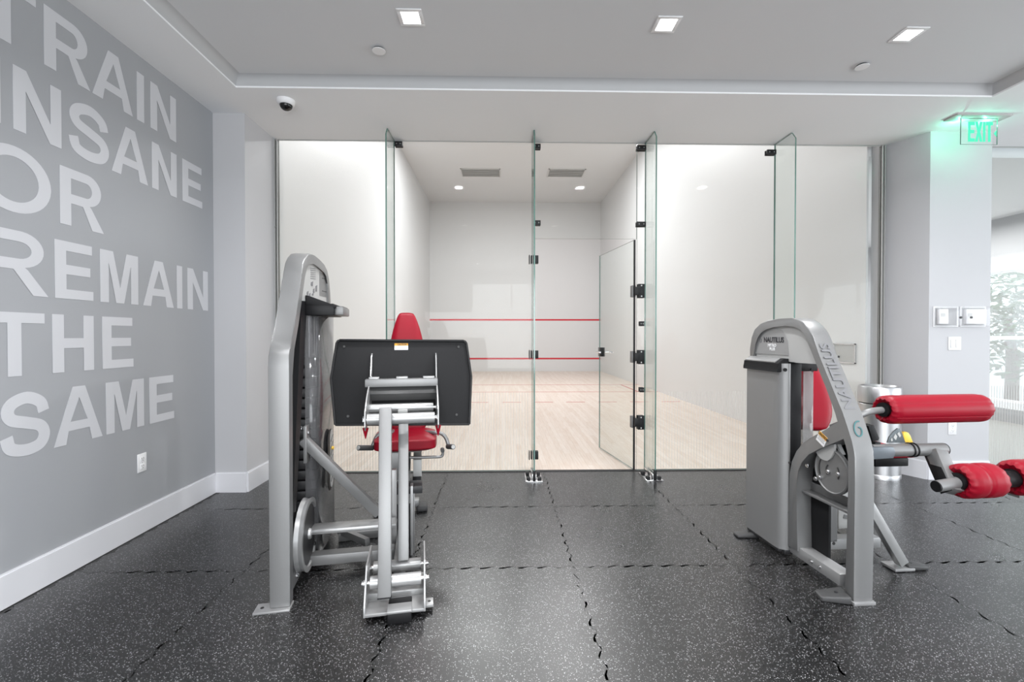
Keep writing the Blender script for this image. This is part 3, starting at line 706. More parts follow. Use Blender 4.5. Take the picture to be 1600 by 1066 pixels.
# ------------------------------------------------------------------ padding helpers
def pad(name, w, d, h, m, parent, mx, taper=1.0, bulge=.18, bev=.03, taper_pow=1.0, band=True):
    """upholstered pad: w across x, d thick (y), h tall (z); top width = w*taper"""
    bm = new_bm(); bbox(bm, -w / 2, w / 2, -d / 2, d / 2, -h / 2, h / 2, min(bev, d * .45), 5)
    for k in range(1, 6):
        bmesh.ops.bisect_plane(bm, geom=bm.verts[:] + bm.edges[:] + bm.faces[:], plane_co=(0, 0, -h / 2 + h * k / 6), plane_no=(0, 0, 1))
        bmesh.ops.bisect_plane(bm, geom=bm.verts[:] + bm.edges[:] + bm.faces[:], plane_co=(-w / 2 + w * k / 6, 0, 0), plane_no=(1, 0, 0))
    for v in bm.verts:
        t = (v.co.z + h / 2) / h; k = 1 + (taper - 1) * (t ** taper_pow)
        fx = 1 - (2 * v.co.x / w) ** 2; fz = 1 - (2 * v.co.z / h) ** 2
        v.co.y *= 1 + bulge * max(0, fx) * max(0, fz)
        v.co.x *= k
    bmesh.ops.transform(bm, matrix=mx, verts=bm.verts[:])
    return finish(name, bm, m, parent, 60)
def roller(name, a, b, r, m, parent, faces=0, lobes=0, hub=True):
    a, b = Vector(a), Vector(b); L = (b - a).length; q = (b - a).to_track_quat('Z', 'Y').to_matrix().to_4x4(); q.translation = a
    prof = [(r * .50, .012), (r * .60, .004), (r * .74, -.001), (r * .88, .006), (r * .97, .020), (r, .045)]
    n = 24
    for k in range(n + 1):
        t = k / n; h = .05 + (L - .10) * t; rr = r
        if lobes: rr = r * (1 - .07 * math.exp(-((t - .45) / .10) ** 2))
        prof.append((rr, h))
    prof += [(r, L - .045), (r * .97, L - .02), (r * .88, L - .006), (r * .74, L + .001), (r * .60, L - .004), (r * .50, L - .012)]
    N = len(prof)
    def mod(rad, i, ang):
        e = min(i, N - 1 - i); f = 1.0
        if e < 5: f += .055 * math.cos(ang * 14) * max(0, 1 - abs(e - 2) / 2.2)
        if faces: f *= 1 - .055 * (1 - abs(math.cos(ang * faces / 2)) ** .5)
        return rad * f
    bm = new_bm(); lathe(bm, prof, 84, q, mod); o = finish(name, bm, m, parent, 50)
    if faces:
        c_ = Vector((0, -math.cos(R(28)), -math.sin(R(28)))) * r * .985; d_ = (b - a).normalized()
        bm = new_bm(); tube(bm, [a + d_ * .02 + c_ * .97, a + d_ * .06 + c_, b - d_ * .06 + c_, b - d_ * .02 + c_ * .97], .0022, 6); finish('seam', bm, m, o)
    if hub:
        for t, s in ((0.0, 1), (L, -1)):
            bm = new_bm(); lathe(bm, [(r * .2, t - s * .004), (r * .48, t - s * .004), (r * .50, t + s * .014)], 32, q); finish('end_cap', bm, M['black'], o)
    return o
def bolt(parent, p, d, r=.009, m=None, name='bolt'):
    p = Vector(p); d = Vector(d).normalized(); bm = new_bm(); cyl(bm, p, p + d * .010, r, 6); cyl(bm, p - d * .002, p + d * .003, r * 1.5, 14)
    return finish(name, bm, m or M['chrome'], parent)
def caution(parent, mx, w=.055, h=.045, lines=4):
    """warning label: orange band with CAUTION, small lines under it; local x right, y up"""
    bm = new_bm(); bbox(bm, -w / 2, w / 2, -h / 2, h / 2, 0, .0008, 0, 1, mx); o = finish('caution_label', bm, M['white'], parent); o['label'] = 'white and orange CAUTION label'
    bm = new_bm(); bbox(bm, -w / 2, w / 2, h / 2 - h * .36, h / 2, .0006, .0012, 0, 1, mx); finish('label_band', bm, M['orange'], o)
    text_mesh('label_text', '\u25B2CAUTION' if False else 'CAUTION', h * .30, M['ink'], o, mx @ Matrix.Translation((w * .05, h * .31, .0016)), .0006, .0002)
    for k in range(lines):
        bm = new_bm(); z = h * .06 - k * h * .14; q = w * (.36 if k % 2 else .42); bbox(bm, -q, q, z - h * .022, z + h * .022, .0006, .0011, 0, 1, mx); finish('label_line', bm, M['graphic'], o)
def V3(p): return Vector(p)

# ================================================================== LEFT MACHINE: seated leg press
LF = Frame(-.99, 2.16, R(10))
lp = empty('leg_press_machine', LF.o, LF.a); tag(lp, 'silver leg press machine with black footplate and red seat on the rubber floor', 'exercise machine')
A = lambda px, py: LF.V(px, py, 0)       # on the tower's right hand face
outer = [Vector((0, -.004, .012)), Vector((0, -.004, 1.12)), A(451.5, 556), A(453, 545), A(456.4, 533), A(460, 511.6), A(466, 469), A(472, 427), A(474, 411), A(477.5, 402.5), A(482, 398), A(486.5, 396.5), A(491.5, 399.5), A(499, 405.5), A(507, 413), A(511.5, 422.5), A(514.2, 436), A(516, 455), A(517, 474)]
inner = [Vector((0, .052, .012)), Vector((0, .052, 1.09)), A(458.6, 558), A(460.2, 545), A(462.3, 532), A(466.3, 509), A(471.6, 470), A(476, 434), A(478.8, 420), A(481.6, 413.4), A(486, 411), A(491, 413), A(497, 417.2), A(506.4, 424.5), A(509.8, 430.5), A(512.2, 443), A(513.2, 474)]
bm = new_bm(); o_ = outer + inner[::-1]
for p in o_: p.x = 0
prism(bm, o_, (-.090, 0, 0), .006); finish('tower_frame', bm, M['silver'], lp, 30)
# black rear leg of the tower carrying the weight stack, and the sloping cover behind the front leg
zt_ = outer[-1].z
box_obj('rear_post', -.085, -.01, outer[-1].y - .07, outer[-1].y - .005, .06, zt_, M['black'], lp, .004)
a, b, c, d = A(475, 470), A(483.5, 471), A(466.5, 800), A(461.5, 800)
bm = new_bm(); prism(bm, [p.copy() for p in (a, b, c, d)], (-.03, 0, 0)); o = finish('cover_strip', bm, M['black'], lp); o.location.x = -.012
# placard panel
pn = [p.copy() for p in inner[6:]]
pn[0] = A(472, 470); bm = new_bm(); prism(bm, pn, (-.06, 0, 0)); pp_ = finish('placard_panel', bm, M['light_panel'], lp, 30); pp_.location.x = -.012
def pl(px, py): q = LF.V(px, py, -.012); return q
def quad(name, pts, m, par, t=.0012):
    bm = new_bm(); prism(bm, pts, (t, 0, 0)); return finish(name, bm, m, par)
quad('dark_placard', [pl(499, 424), pl(508.5, 431), pl(511.5, 441), pl(512, 465), pl(499, 462)], M['mid'], lp)
for k in range(6):
    y = 418.5 + k * 3.2; quad('placard_line', [pl(485, y), pl(493, y + 1.2), pl(493, y + 2.0), pl(485, y + .9)], M['graphic'], lp, .0018)
for (x, y, w_, h_) in ((486, 441, 3, 6), (479.5, 456, 2.2, 5), (483, 459, 2, 4.5), (489, 452, 2.2, 6), (493, 447, 2.4, 9), (487.5, 459, 2.4, 3)):
    quad('placard_figure', [pl(x, y), pl(x + w_, y - 1.2), pl(x + w_ * .8, y + h_), pl(x - .4, y + h_ * .9)], M['graphic'], lp, .0018)
for k in range(2): quad('placard_line', [pl(503, 434 + k * 20), pl(510.5, 436 + k * 20), pl(510.5, 437.3 + k * 20), pl(503, 435.4 + k * 20)], M['ink'], lp, .0026)
# smoked shroud, weight stack behind it
def shroud(par, path, z0, z1, m, name='weight_shroud', t=.004):
    P = smooth_poly([Vector((*p, 0)) for p in path], 3); bm = new_bm(); V = []
    for z in (z0, z1): V.append([bm.verts.new((p.x, p.y, z)) for p in P])
    for i in range(len(P) - 1): bm.faces.new((V[0][i], V[0][i + 1], V[1][i + 1], V[1][i]))
    o = finish(name, bm, m, par, 50); so = o.modifiers.new('thickness', 'SOLIDIFY'); so.thickness = t; return o
sh = shroud(lp, [(-.02, .385), (.03, .39), (.055, .44), (.062, .60), (.062, .80), (.03, .90), (-.02, .91)], .06, zt_ - .04, M['smoke'])
ws = new_bm()
for k in range(17):
    z = .18 + k * .058; o = box_obj('weight_plate', -.085, .025, .45, .82, z, z + .050, M['dark'], lp, .004)
for y in (.54, .73):
    bm = new_bm(); cyl(bm, (-.03, y, .08), (-.03, y, zt_), .011, 16); finish('guide_rod', bm, M['chrome'], lp)
box_obj('stack_base', -.09, .03, .38, .90, .06, .14, M['black'], lp, .004)
box_obj('rear_cover', -.10, -.092, .35, .90, .06, zt_, M['mid'], lp)
# white weight scale with yellow pin
def st(cy, cz, hy, hz, n=8): return [(cy + hy * math.cos(a), cz + (hz - hy) + hy * math.sin(a)) for a in [PI * i / n for i in range(n + 1)]] + [(cy + hy * math.cos(a), cz - (hz - hy) + hy * math.sin(a)) for a in [PI + PI * i / n for i in range(n + 1)]]
q0 = LF.V(512, 722, .066); zc, hz = q0.z, (LF.V(512, 672, .066).z - LF.V(512, 770, .066).z) / 2
bm = new_bm(); prism(bm, [(.068, y, z) for y, z in st(.60, zc, .075, hz)], (.004, 0, 0)); o = finish('scale_window', bm, M['black'], lp)
bm = new_bm(); prism(bm, [(.072, y, z) for y, z in st(.63, zc, .045, hz - .01)], (.0015, 0, 0)); o2 = finish('weight_scale', bm, M['light_panel'], lp)
for k in range(7):
    z = zc - hz + .05 + k * .04; bm = new_bm(); bar(bm, (.0745, .60, z), (.0745, .66, z + .03), .004, .002, (1, 0, 0)); finish('scale_mark', bm, M['ink'], o2)
bm = new_bm(); cyl(bm, (.07, .62, zc + hz * .35), (.088, .62, zc + hz * .35), .010, 14); finish('selector_pin', bm, M['yellow'], lp)
# accessory tray
ty0, ty1 = .56, .84; tz = A(497, 478).z - .02
q = LF.V(497, 478, .04)
zt3, zb3 = LF.U(497, 464, .36).z, LF.U(497, 493, .36).z; tu = .36
def tv(px, u_): return LF.U(px, 480, u_).x
box_obj('accessory_tray', -.02, tv(522, tu), tu, tu + .26, zb3, zt3 - .035, M['black'], lp, .006)
bm = new_bm(); prism(bm, [(-.01, tu, zt3 + .008), (.0, tu, zt3 + .008), (tv(524, tu), tu, zt3 - .045), (tv(524, tu), tu, zt3 - .06), (-.01, tu, zt3 - .05)], (0, .24, 0), .003); finish('tray_hood', bm, M['char'], lp)
bm = new_bm(); bbox(bm, tv(519, tu), tv(537, tu + .04), tu + .03, tu + .25, zb3 + .004, zt3 - .05, .006); o = finish('phone_rest', bm, M['mid'], lp)
box_obj('rest_slot', tv(521, tu), tv(535, tu + .04), tu + .05, tu + .23, zt3 - .056, zt3 - .047, M['black'], o)
# feet of the tower
bm = new_bm(); bbox(bm, -.155, .004, -.03, .05, 0, .010, .002); o = finish('foot_plate', bm, M['bright'], lp)
bm = new_bm(); cyl(bm, (-.125, .01, .009), (-.125, .01, .0115), .008, 14); finish('bolt_hole', bm, M['slot'], o)
bm = new_bm(); bbox(bm, -.075, -.012, .05, .95, .035, .10, .005); finish('floor_rail', bm, M['silver'], lp)
bm = new_bm(); bbox(bm, -.12, .04, .90, .97, 0, .03, .006); finish('rubber_foot', bm, M['rubber'], lp)
bolt(lp, (-.010, .16, .075), (1, 0, 0)); bolt(lp, (-.02, .30, zc + .25), (1, 0, 0))
# cam wheel beside the tower
def wheel(par, c, r, t, m, rim=True, name='cam_wheel', spokes=0):
    c = Vector(c); q = Vector((1, 0, 0)).to_track_quat('Z', 'Y').to_matrix().to_4x4(); q.translation = c
    bm = new_bm(); lathe(bm, [(r * .86, -t * .3), (r, -t * .5), (r * .955, 0), (r, t * .5), (r * .86, t * .5), (r * .84, t * .2), (.03, t * .2), (.025, t * .6), (.001, t * .6)], 56, q); o = finish(name, bm, m, par, 30)
    return o
cw = wheel(lp, (.010, .27, .235), .185, .04, M['bright']); bolt(cw, (.027, .27, .235), (1, 0, 0), .014)
bm = new_bm(); cyl(bm, (.020, .27, .235), (.023, .27, .235), .15, 48); finish('wheel_face', bm, M['dark'], cw)
AX = .50                                   # the seat axis, metres right of the tower
# cross members between tower and seat axis
bm = new_bm(); bar(bm, LF.U(473, 686, .33), LF.U(592, 802, .40), .05, .05, (0, 1, 0), .004); finish('diagonal_brace', bm, M['mid'], lp)
box_obj('brace_bracket', -.01, .006, .30, .37, LF.U(473, 705, .33).z - .06, LF.U(473, 665, .33).z, M['silver'], lp, .002)
for dz in (-.04, .03): bolt(lp, (.006, .335, LF.U(473, 685, .33).z + dz), (1, 0, 0), .008)
zb1, zb2 = LF.U(530, 834, .30).z, LF.U(530, 816, .38).z
bm = new_bm(); bbox(bm, .0, AX - .03, .30, .40, zb1, zb2, .012); finish('upper_cross_beam', bm, M['bright'], lp)
bm = new_bm(); bbox(bm, -.01, AX, .30, .37, .045, .10, .004); finish('lower_cross_beam', bm, M['silver'], lp)
bm = new_bm(); bar(bm, (.10, .70, .03), (.36, .72, .03), .06, .05, (0, 0, 1), .004); bar(bm, (.10, .72, .06), (.30, .44, .09), .03, .04); finish('rear_stay', bm, M['silver'], lp)
# base rail on the seat axis
bm = new_bm(); bbox(bm, AX - .035, AX + .025, .05, 1.15, .055, .125, .004); finish('base_rail', bm, M['silver'], lp)
bm = new_bm(); bbox(bm, AX - .13, AX + .09, 1.10, 1.17, .03, .08, .004); finish('rear_stabiliser', bm, M['silver'], lp)
for s in (-.17, .13):
    bm = new_bm(); bbox(bm, AX - .02 + s - .04, AX - .02 + s + .04, 1.07, 1.20, 0, .04, .014, 3); finish('rubber_foot', bm, M['rubber'], lp)
# front carriage: tray, two cheek plates, two pivot rollers
fl_, fr_ = LF.Z(569, 962, .035), LF.Z(658, 944, .035); cu = min(fl_.y, fr_.y) ; ca, cb = LF.U(569, 962, cu).x, LF.U(658, 944, cu).x
cb = ca + .265
bm = new_bm(); bbox(bm, ca, cb, cu, cu + .33, .022, .036, .002); bbox(bm, ca, cb, cu + .12, cu + .14, .03, .062, .002); o = finish('carriage_tray', bm, M['bright'], lp)
for x, nm in ((ca - .004, 1), (cb - .004, 1)):
    bm = new_bm(); prism(bm, [(x, cu, .022), (x, cu, .07), (x, cu + .10, .21), (x, cu + .31, .21), (x, cu + .31, .022)], (.008, 0, 0), .001); finish('cheek_plate', bm, M['bright'], lp)
r1u, r2u = cu + .085, cu + .25
r1z, r2z = LF.U(690, 905, r1u).z, LF.U(690, 880, r2u).z
r1z, r2z = LF.U(620, 907, r1u).z, LF.U(620, 884, r2u).z
for u_, z_ in ((r1u, r1z), (r2u, r2z)):
    bm = new_bm(); cyl(bm, (ca + .018, u_, z_), (cb - .016, u_, z_), .029, 32); o = finish('pivot_tube', bm, M['bright'], lp, 40)
    bm = new_bm(); cyl(bm, (ca - .02, u_, z_), (cb + .02, u_, z_), .010, 12); finish('pivot_shaft', bm, M['chrome'], lp)
    bolt(lp, (ca - .008, u_, z_), (-1, 0, 0), .010); bolt(lp, (cb + .006, u_, z_), (1, 0, 0), .010)
bm = new_bm(); bbox(bm, cb, cb + .04, cu + .03, cu + .09, .020, .032, .001); o = finish('floor_tab', bm, M['bright'], lp)
bm = new_bm(); cyl(bm, (cb + .022, cu + .06, .031), (cb + .022, cu + .06, .0335), .007, 12); finish('bolt_hole', bm, M['slot'], o)
fx0, fx1 = LF.U(605, 957, cu - .03).x, LF.U(643, 957, cu - .03).x
box_obj('front_foot', fx0, fx1, cu - .035, cu + .10, 0, .045, M['black'], lp, .004)
box_obj('foot_cap', fx0 - .002, fx1 + .002, cu - .037, cu + .03, .046, .058, M['bright'], lp, .003)
# the two upright links
TU1, TU2 = .14, .33
a1 = LF.U(601, 933, r1u - .045); b1 = LF.U(602.5, 638, TU1 - .045)
bm = new_bm(); bar(bm, a1, b1, .060, .045, (0, 1, 0), .004); o = finish('front_link', bm, M['silver'], lp)
bm = new_bm(); bar(bm, a1 - (b1 - a1).normalized() * .004, a1, .062, .047, (0, 1, 0), .001); finish('link_cap', bm, M['black'], o)
a2 = LF.U(630.5, 876, r2u - .02); b2 = LF.U(630.5, 655, TU2 - .03)
bm = new_bm(); bar(bm, a2, b2, .053, .045, (0, 1, 0), .004); finish('rear_link', bm, M['silver'], lp)
# upper pivots
for nm, pyc, rad, u_, xl, xr in (('front_roller_tube', 654, .029, TU1, 573.5, 679), ('rear_roller_tube', 637.5, .026, TU2 - .03, 577, 677)):
    l, r_ = LF.U(xl, pyc, u_), LF.U(xr, pyc, u_); l.z = r_.z = (l.z + r_.z) / 2
    bm = new_bm(); cyl(bm, l, r_, rad, 36); o = finish(nm, bm, M['bright'], lp, 40)
    for p, s in ((l, -1), (r_, 1)):
        bm = new_bm(); cyl(bm, p, p + Vector((s * .02, 0, 0)), .011, 14); cyl(bm, p + Vector((s * .012, 0, 0)), p + Vector((s * .020, 0, 0)), .017, 6); finish('axle_nut', bm, M['chrome'], o)
bm = new_bm(); l, r_ = LF.U(622, 640, TU2 - .06), LF.U(637, 648, TU2 - .06); bbox(bm, l.x, r_.x, TU2 - .09, TU2 - .02, r_.z, l.z, .002); finish('stop_block', bm, M['light_panel'], lp)
# footplate
pc = (AX, .43, LF.U(627, 597, .43).z); tilt = R(14); nrm = (0, -math.cos(tilt), -math.sin(tilt) * -1)
nrm = (0, -math.cos(tilt), math.sin(tilt))     # back of the plate looks at the camera and a little up
fp = [LF.P(x, y, pc, nrm) for x, y in ((530, 531.5), (725, 532.5), (729, 536), (736.5, 589), (733.5, 663), (523.5, 664), (517, 592), (526, 535))]
n_ = Vector(nrm)
bm = new_bm(); prism(bm, [p - n_ * .018 for p in fp], n_ * .012, .004); ft = finish('footplate', bm, M['char'], lp, 30); ft['label'] = 'large black footplate with clipped corners'
cen = sum(fp, Vector()) / len(fp)
bm = new_bm()
for i in range(len(fp)):
    a, b = fp[i], fp[(i + 1) % len(fp)]; bar(bm, a - n_ * .010, b - n_ * .010, .012, .026, n_, .002)
finish('footplate_rim', bm, M['black'], ft)
ex = Vector((1, 0, 0)); ey = (Vector((0, 0, 1)) - n_ * n_.z).normalized()
def onp(px, py, off=0.0): return LF.P(px, py, pc, nrm) + n_ * (off - .006)
for x, y in ((537.5, 541.5), (716.5, 542), (543.5, 650.5), (713.5, 648)):
    bm = new_bm(); p = onp(x, y); cyl(bm, p - n_ * .001, p + n_ * .003, .007, 14); finish('screw', bm, M['slot'], ft)
caution(ft, basis(onp(627, 541.5, .0005), ex, ey), .078, .040, 3)
# two bracket fins, cross channel and guard plate on the back of the footplate
zf0 = LF.U(571, 660, TU1).z
for x in (LF.U(570, 655, TU1).x, LF.U(683.5, 655, TU1).x):
    pt = onp(574, 552); pm = onp(574, 575); pb = onp(574, 655)
    pts = [(x, pt.y, pt.z), (x, pt.y - .03, pt.z - .01), (x, pm.y - .07, pm.z - .05), (x, TU1 + .06, zf0 + .12), (x, TU1 - .03, zf0 + .06), (x, TU1 - .035, zf0 - .02), (x, TU1, zf0 - .055), (x, TU1 + .06, zf0 - .02), (x, pb.y, pb.z + .02)]
    bm = new_bm(); prism(bm, pts, (.007, 0, 0), .001); finish('footplate_bracket', bm, M['bright'], lp)
    bm = new_bm(); cyl(bm, (x + .0035, TU1 + .0, zf0 - .03), (x + .0035, TU1 + .0, zf0 - .085), .016, 12, .002); o = finish('red_lit_tip', bm, M['red'], lp); o['label'] = 'pointed bracket tip, its red light put into the colour'  # tip of the bracket, red light on it put into the colour
xa, xb = LF.U(570, 600, .30).x, LF.U(684, 600, .30).x
q1, q2 = LF.U(600, 592.5, .32), LF.U(600, 605, .30)
bm = new_bm(); bbox(bm, xa + .0, xb, .30, .36, q2.z, q1.z, .003); finish('cross_channel', bm, M['silver'], lp)
for x in (583, 628, 670):
    l = LF.U(x - (9 if x > 583 else 7), 592, .31); r_ = LF.U(x + 9, 592, .31); box_obj('weld_tab', l.x, r_.x, .31, .35, q1.z, q1.z + .012, M['bright'], lp, .002)
q3 = LF.U(600, 626, .33)
bm = new_bm(); prism(bm, [(xa + .008, .345, q2.z), (xa + .008, .335, q2.z), (xa + .008, .31, (q2.z + q3.z) / 2), (xa + .008, .33, q3.z), (xa + .008, .34, q3.z)], (xb - xa - .016, 0, 0), .001); finish('guard_plate', bm, mat('guard_gray', (.09, .09, .09), .4, .4), lp)
# seat, back and head pad, handles
SU = .88
bt, bb_ = LF.U(637.5, 490, 1.22), LF.U(641, 681, 1.00)
bh = (bt - bb_).length; zx = (bt - bb_).normalized(); yx = Vector((0, 0, 1)).cross(zx); xx = Vector((1, 0, 0)); yy_ = zx.cross(xx)
mxb = Matrix((xx, yy_, zx)).transposed().to_4x4(); mxb.translation = (bt + bb_) / 2
mxb.translation.x = AX + .01
def back_pad(par, mx, h, w0, w1, d, m):
    bm = new_bm(); bbox(bm, -.5, .5, -d / 2, d / 2, -.5, .5, 0)
    bmesh.ops.subdivide_edges(bm, edges=[e for e in bm.edges], cuts=7, use_grid_fill=True)
    for v in bm.verts:
        x, z = v.co.x * 2, v.co.z * 2; t = (z + 1) / 2
        w_ = w0 + (w1 - w0) * max(0, (t - .35) / .65) ** 1.2
        w_ *= 1 - .38 * max(0, (.22 - t) / .22) ** 1.6
        rx = 1 - .10 * max(0, (abs(z) - .86) / .14) ** 2 * (2.2 if z > 0 else 1.6)
        edge = max(abs(x), abs(z)) ** 6
        v.co.x = x / 2 * w_ * rx; v.co.z = z / 2 * h * (1 - .02 * abs(x) ** 3)
        v.co.y *= (1 - .42 * edge) * 1.08
    bmesh.ops.transform(bm, matrix=mx, verts=bm.verts[:]); o = finish('back_pad', bm, m, par, 80)
    sub = o.modifiers.new('soft', 'SUBSURF'); sub.levels = 1; sub.render_levels = 1
    return o
back_pad(lp, mxb, bh, .345, .15, .085, M['red'])
box_obj('back_board', AX - .10, AX + .12, bt.y + .0, bt.y + .02, .9, 1.2, M['black'], lp, .01)
sz0, sz1 = LF.U(636, 708, .72).z, LF.U(636, 680, .72).z
bm = new_bm(); bbox(bm, -.5, .5, -.5, .5, -.5, .5); bmesh.ops.subdivide_edges(bm, edges=bm.edges[:], cuts=7, use_grid_fill=True)
for v in bm.verts:
    x, y, z = v.co * 2; e = max(abs(x), abs(y)); rx = math.sqrt(max(0, 1 - .30 * y * y * (1 if y < 0 else .5)))
    v.co = Vector((x * .205 * (rx * .5 + .5), y * .19 * (1 - .05 * abs(x) ** 2), z * (sz1 - sz0) / 2 * (1 - .5 * e ** 5)))
bmesh.ops.transform(bm, matrix=Matrix.Translation((AX + .005, .86, (sz0 + sz1) / 2)), verts=bm.verts[:])
o = finish('seat_pad', bm, M['red'], lp, 80); o.modifiers.new('soft', 'SUBSURF').levels = 1
HU = .80
for s, pts in ((-1, [(611, 676), (596, 678), (589, 682), (585, 690), (581, 699), (576, 700.5)]), (1, [(676, 676), (688, 677), (695, 682), (699, 690), (701, 697), (704, 698)])):
    P = [LF.U(x, y, HU - .03 * i * .2) for i, (x, y) in enumerate(pts)]
    P = [Vector((AX + s * .08, .95, P[0].z - .02))] + P
    bm = new_bm(); tube(bm, P, .0125, 12, True, 4); finish('side_handle', bm, M['silver'], lp, 60)
    a = LF.U(582 if s < 0 else 700, 700 if s < 0 else 698, HU - .03); b = LF.U(560 if s < 0 else 708, 700 if s < 0 else 698.5, HU - .12)
    bm = new_bm(); cyl(bm, a, b, .017, 18); o = finish('hand_grip', bm, M['gray_rubber'], lp); bm = new_bm(); d_ = (b - a).normalized(); cyl(bm, b, b + d_ * .004, .013, 14); finish('grip_cap', bm, M['light_panel'], o)
bm = new_bm(); P = [LF.U(x, y, .72) for x, y in ((640, 715), (655, 715), (672, 714.5), (686, 714), (691, 712), (692, 707), (691.5, 703))]; tube(bm, P, .0095, 10, True, 3); finish('adjust_lever', bm, M['silver'], lp, 60)
bm = new_bm(); p = LF.U(691.5, 704, .72); cyl(bm, p - Vector((0, .01, 0)), p + Vector((0, .03, 0)), .013, 14); finish('lever_knob', bm, M['gray_rubber'], lp)
# carriage under the seat
z = sz0; zL = LF.U(652, 745, .70).z
bm = new_bm(); l, r_ = LF.U(645.5, 719, .72), LF.U(659, 745, .72); bbox(bm, l.x, r_.x, .72, 1.05, r_.z, l.z, .004); finish('seat_rail', bm, M['light_panel'], lp)
l, r_ = LF.U(645, 745.5, .715), LF.U(658, 758, .715); box_obj('rail_end_cap', l.x, r_.x, .715, .76, r_.z, l.z, M['black'], lp, .002)
bm = new_bm(); bbox(bm, AX - .11, AX - .03, .80, 1.0, l.z - .04, z + .0, .004); bbox(bm, AX - .11, AX + .11, .78, 1.02, z - .012, z + .01, .002); finish('seat_carriage', bm, M['silver'], lp)
bm = new_bm(); bbox(bm, AX - .06, AX + .03, .82, .98, l.z + .01, z - .01, .004); finish('carriage_block', bm, M['black'], lp)
for x in (AX - .065, AX + .0):
    bm = new_bm(); bbox(bm, x, x + .03, .86, .92, .10, l.z, .004); finish('seat_post', bm, M['silver'], lp)
bm = new_bm(); bbox(bm, AX - .12, AX + .10, .84, .94, r_.z - .03, r_.z - .012, .002); finish('post_plate', bm, M['silver'], lp)
bm = new_bm(); bar(bm, (AX + .0, 1.14, .08), (AX + .01, 1.10, z - .02), .05, .04, (0, 1, 0), .003); finish('rear_post_tube', bm, M['silver'], lp)
bm = new_bm(); bar(bm, (AX + .01, 1.06, z - .02), (AX + .01, bt.y + .03, 1.1), .05, .03, (0, 1, 0), .003); finish('back_support', bm, M['silver'], lp)
# lower drive rail near the links
for (xa_, xb_, u0, u1, ya, yb, mm) in ((612, 620, .42, .46, 735, 868, 'bright'), (641, 645.5, .42, .48, 760, 868, 'bright'), (645.5, 648, .44, .46, 770, 868, 'silver')):
    l, r_ = LF.U(xa_, ya, u0), LF.U(xb_, yb, u0); bm = new_bm(); bbox(bm, l.x, r_.x, u0, u1, r_.z, l.z, .002); finish('drive_guard', bm, M[mm], lp)
l, r_ = LF.U(616, 790, .50), LF.U(642, 870, .50); box_obj('drive_cover', l.x, r_.x, .50, .52, r_.z, l.z, M['dark'], lp, .004)
bm = new_bm(); l, r_ = LF.U(610, 762, .45), LF.U(660, 770, .45); bbox(bm, l.x, r_.x, .44, .56, r_.z, l.z, .002); finish('link_shelf', bm, M['dark'], lp)
# belt from the stack to the drive
bm = new_bm(); tube(bm, [(-.02, .58, zt_ - .06), (-.02, .58, 1.18)], .006, 8); finish('stack_cable', bm, M['black'], lp)

# ================================================================== RIGHT MACHINE: leg curl / extension
RF = Frame(1.672, 2.17, R(3))
rc = empty('leg_curl_machine', RF.o, RF.a); tag(rc, 'silver arched leg curl machine with red rollers beside the steel bin', 'exercise machine')
B = lambda px, py: RF.V(px, py, 0)
out = [B(1334, 943), B(1335.8, 760), B(1336, 716), B(1334.5, 706), B(1331, 689.5), B(1325, 670), B(1316, 643), B(1310, 629), B(1294, 590), B(1280.6, 557), B(1270, 525.5), B(1264, 513.5), B(1255, 504), B(1246, 498.8), B(1237, 497.2), B(1217.5, 498.2), B(1199.5, 500.3), B(1187.5, 506), B(1178.5, 515), B(1174, 527), B(1171.8, 545), B(1171, 563)]
inn = [B(1177, 563), B(1177.2, 551), B(1179.3, 537.5), B(1183, 527), B(1189, 518.5), B(1196.5, 513.5), B(1210, 511.2), B(1228, 509.5), B(1240, 509.3), B(1249, 512.8), B(1256.6, 521), B(1262.6, 533), B(1270, 555.5), B(1275.3, 569), B(1289.6, 603.6), B(1304, 643), B(1311, 661)]
brU = [B(1286, 673.8), B(1265, 685), B(1253, 694), B(1244, 704.5), B(1236.5, 721), B(1233.5, 742), B(1232, 799), B(1229.5, 853)]
brL = [B(1246, 862), B(1244.8, 799), B(1244.8, 754), B(1246.3, 734.6), B(1252, 721), B(1263.5, 710.5), B(1280, 701.5), B(1318.8, 683.5)]
nl = [B(1323.0, 697), B(1325, 712), B(1325.2, 760), Vector((0, .008, .012))]
pg = out + inn + brU + brL + nl
for p in pg: p.x = 0
bm = new_bm(); prism(bm, pg, (.098, 0, 0), .006); finish('tower_frame', bm, M['silver'], rc, 30)
# head panel with round name plate
hp = [B(1178, 562)] + [q.copy() for q in inn[2:14]] + [B(1262, 568.5), B(1240, 567), B(1236, 566)]
bm = new_bm(); prism(bm, hp, (.06, 0, 0)); o = finish('head_panel', bm, M['light_panel'], rc, 30); o.location.x = .016
C_ = lambda px, py: RF.V(px, py, .016)
npl = [C_(1179.5, 552.5), C_(1180.2, 540), C_(1184, 529), C_(1190, 520.5), C_(1198, 515), C_(1206, 512.6), C_(1214, 513), C_(1222, 517), C_(1228, 524), C_(1231.5, 534), C_(1233, 555.5)]
bm = new_bm(); prism(bm, npl, (-.003, 0, 0)); npo = finish('name_plate', bm, mat('name_plate_gray', (.33, .33, .33), .5, .2), rc, 30)
def rtext(name, txt, px, py, size, m, sx=1, bold=.0, v=.012):
    p = RF.V(px, py, v); return text_mesh(name, txt, size, m, rc, basis(p, (0, -1, 0), (0, 0, 1)), bold, .0006, 'CENTER', sx)
rtext('name_lettering', 'NAUTILUS', 1208.5, 531.5, .044, M['ink'], .92, .0012)
rtext('plate_lettering', 'NITRO', 1206, 540, .026, M['white'], 1.0, .0008)
rtext('plate_lettering', 'PLUS', 1206.5, 545.8, .024, M['white'], 1.0, .0008)
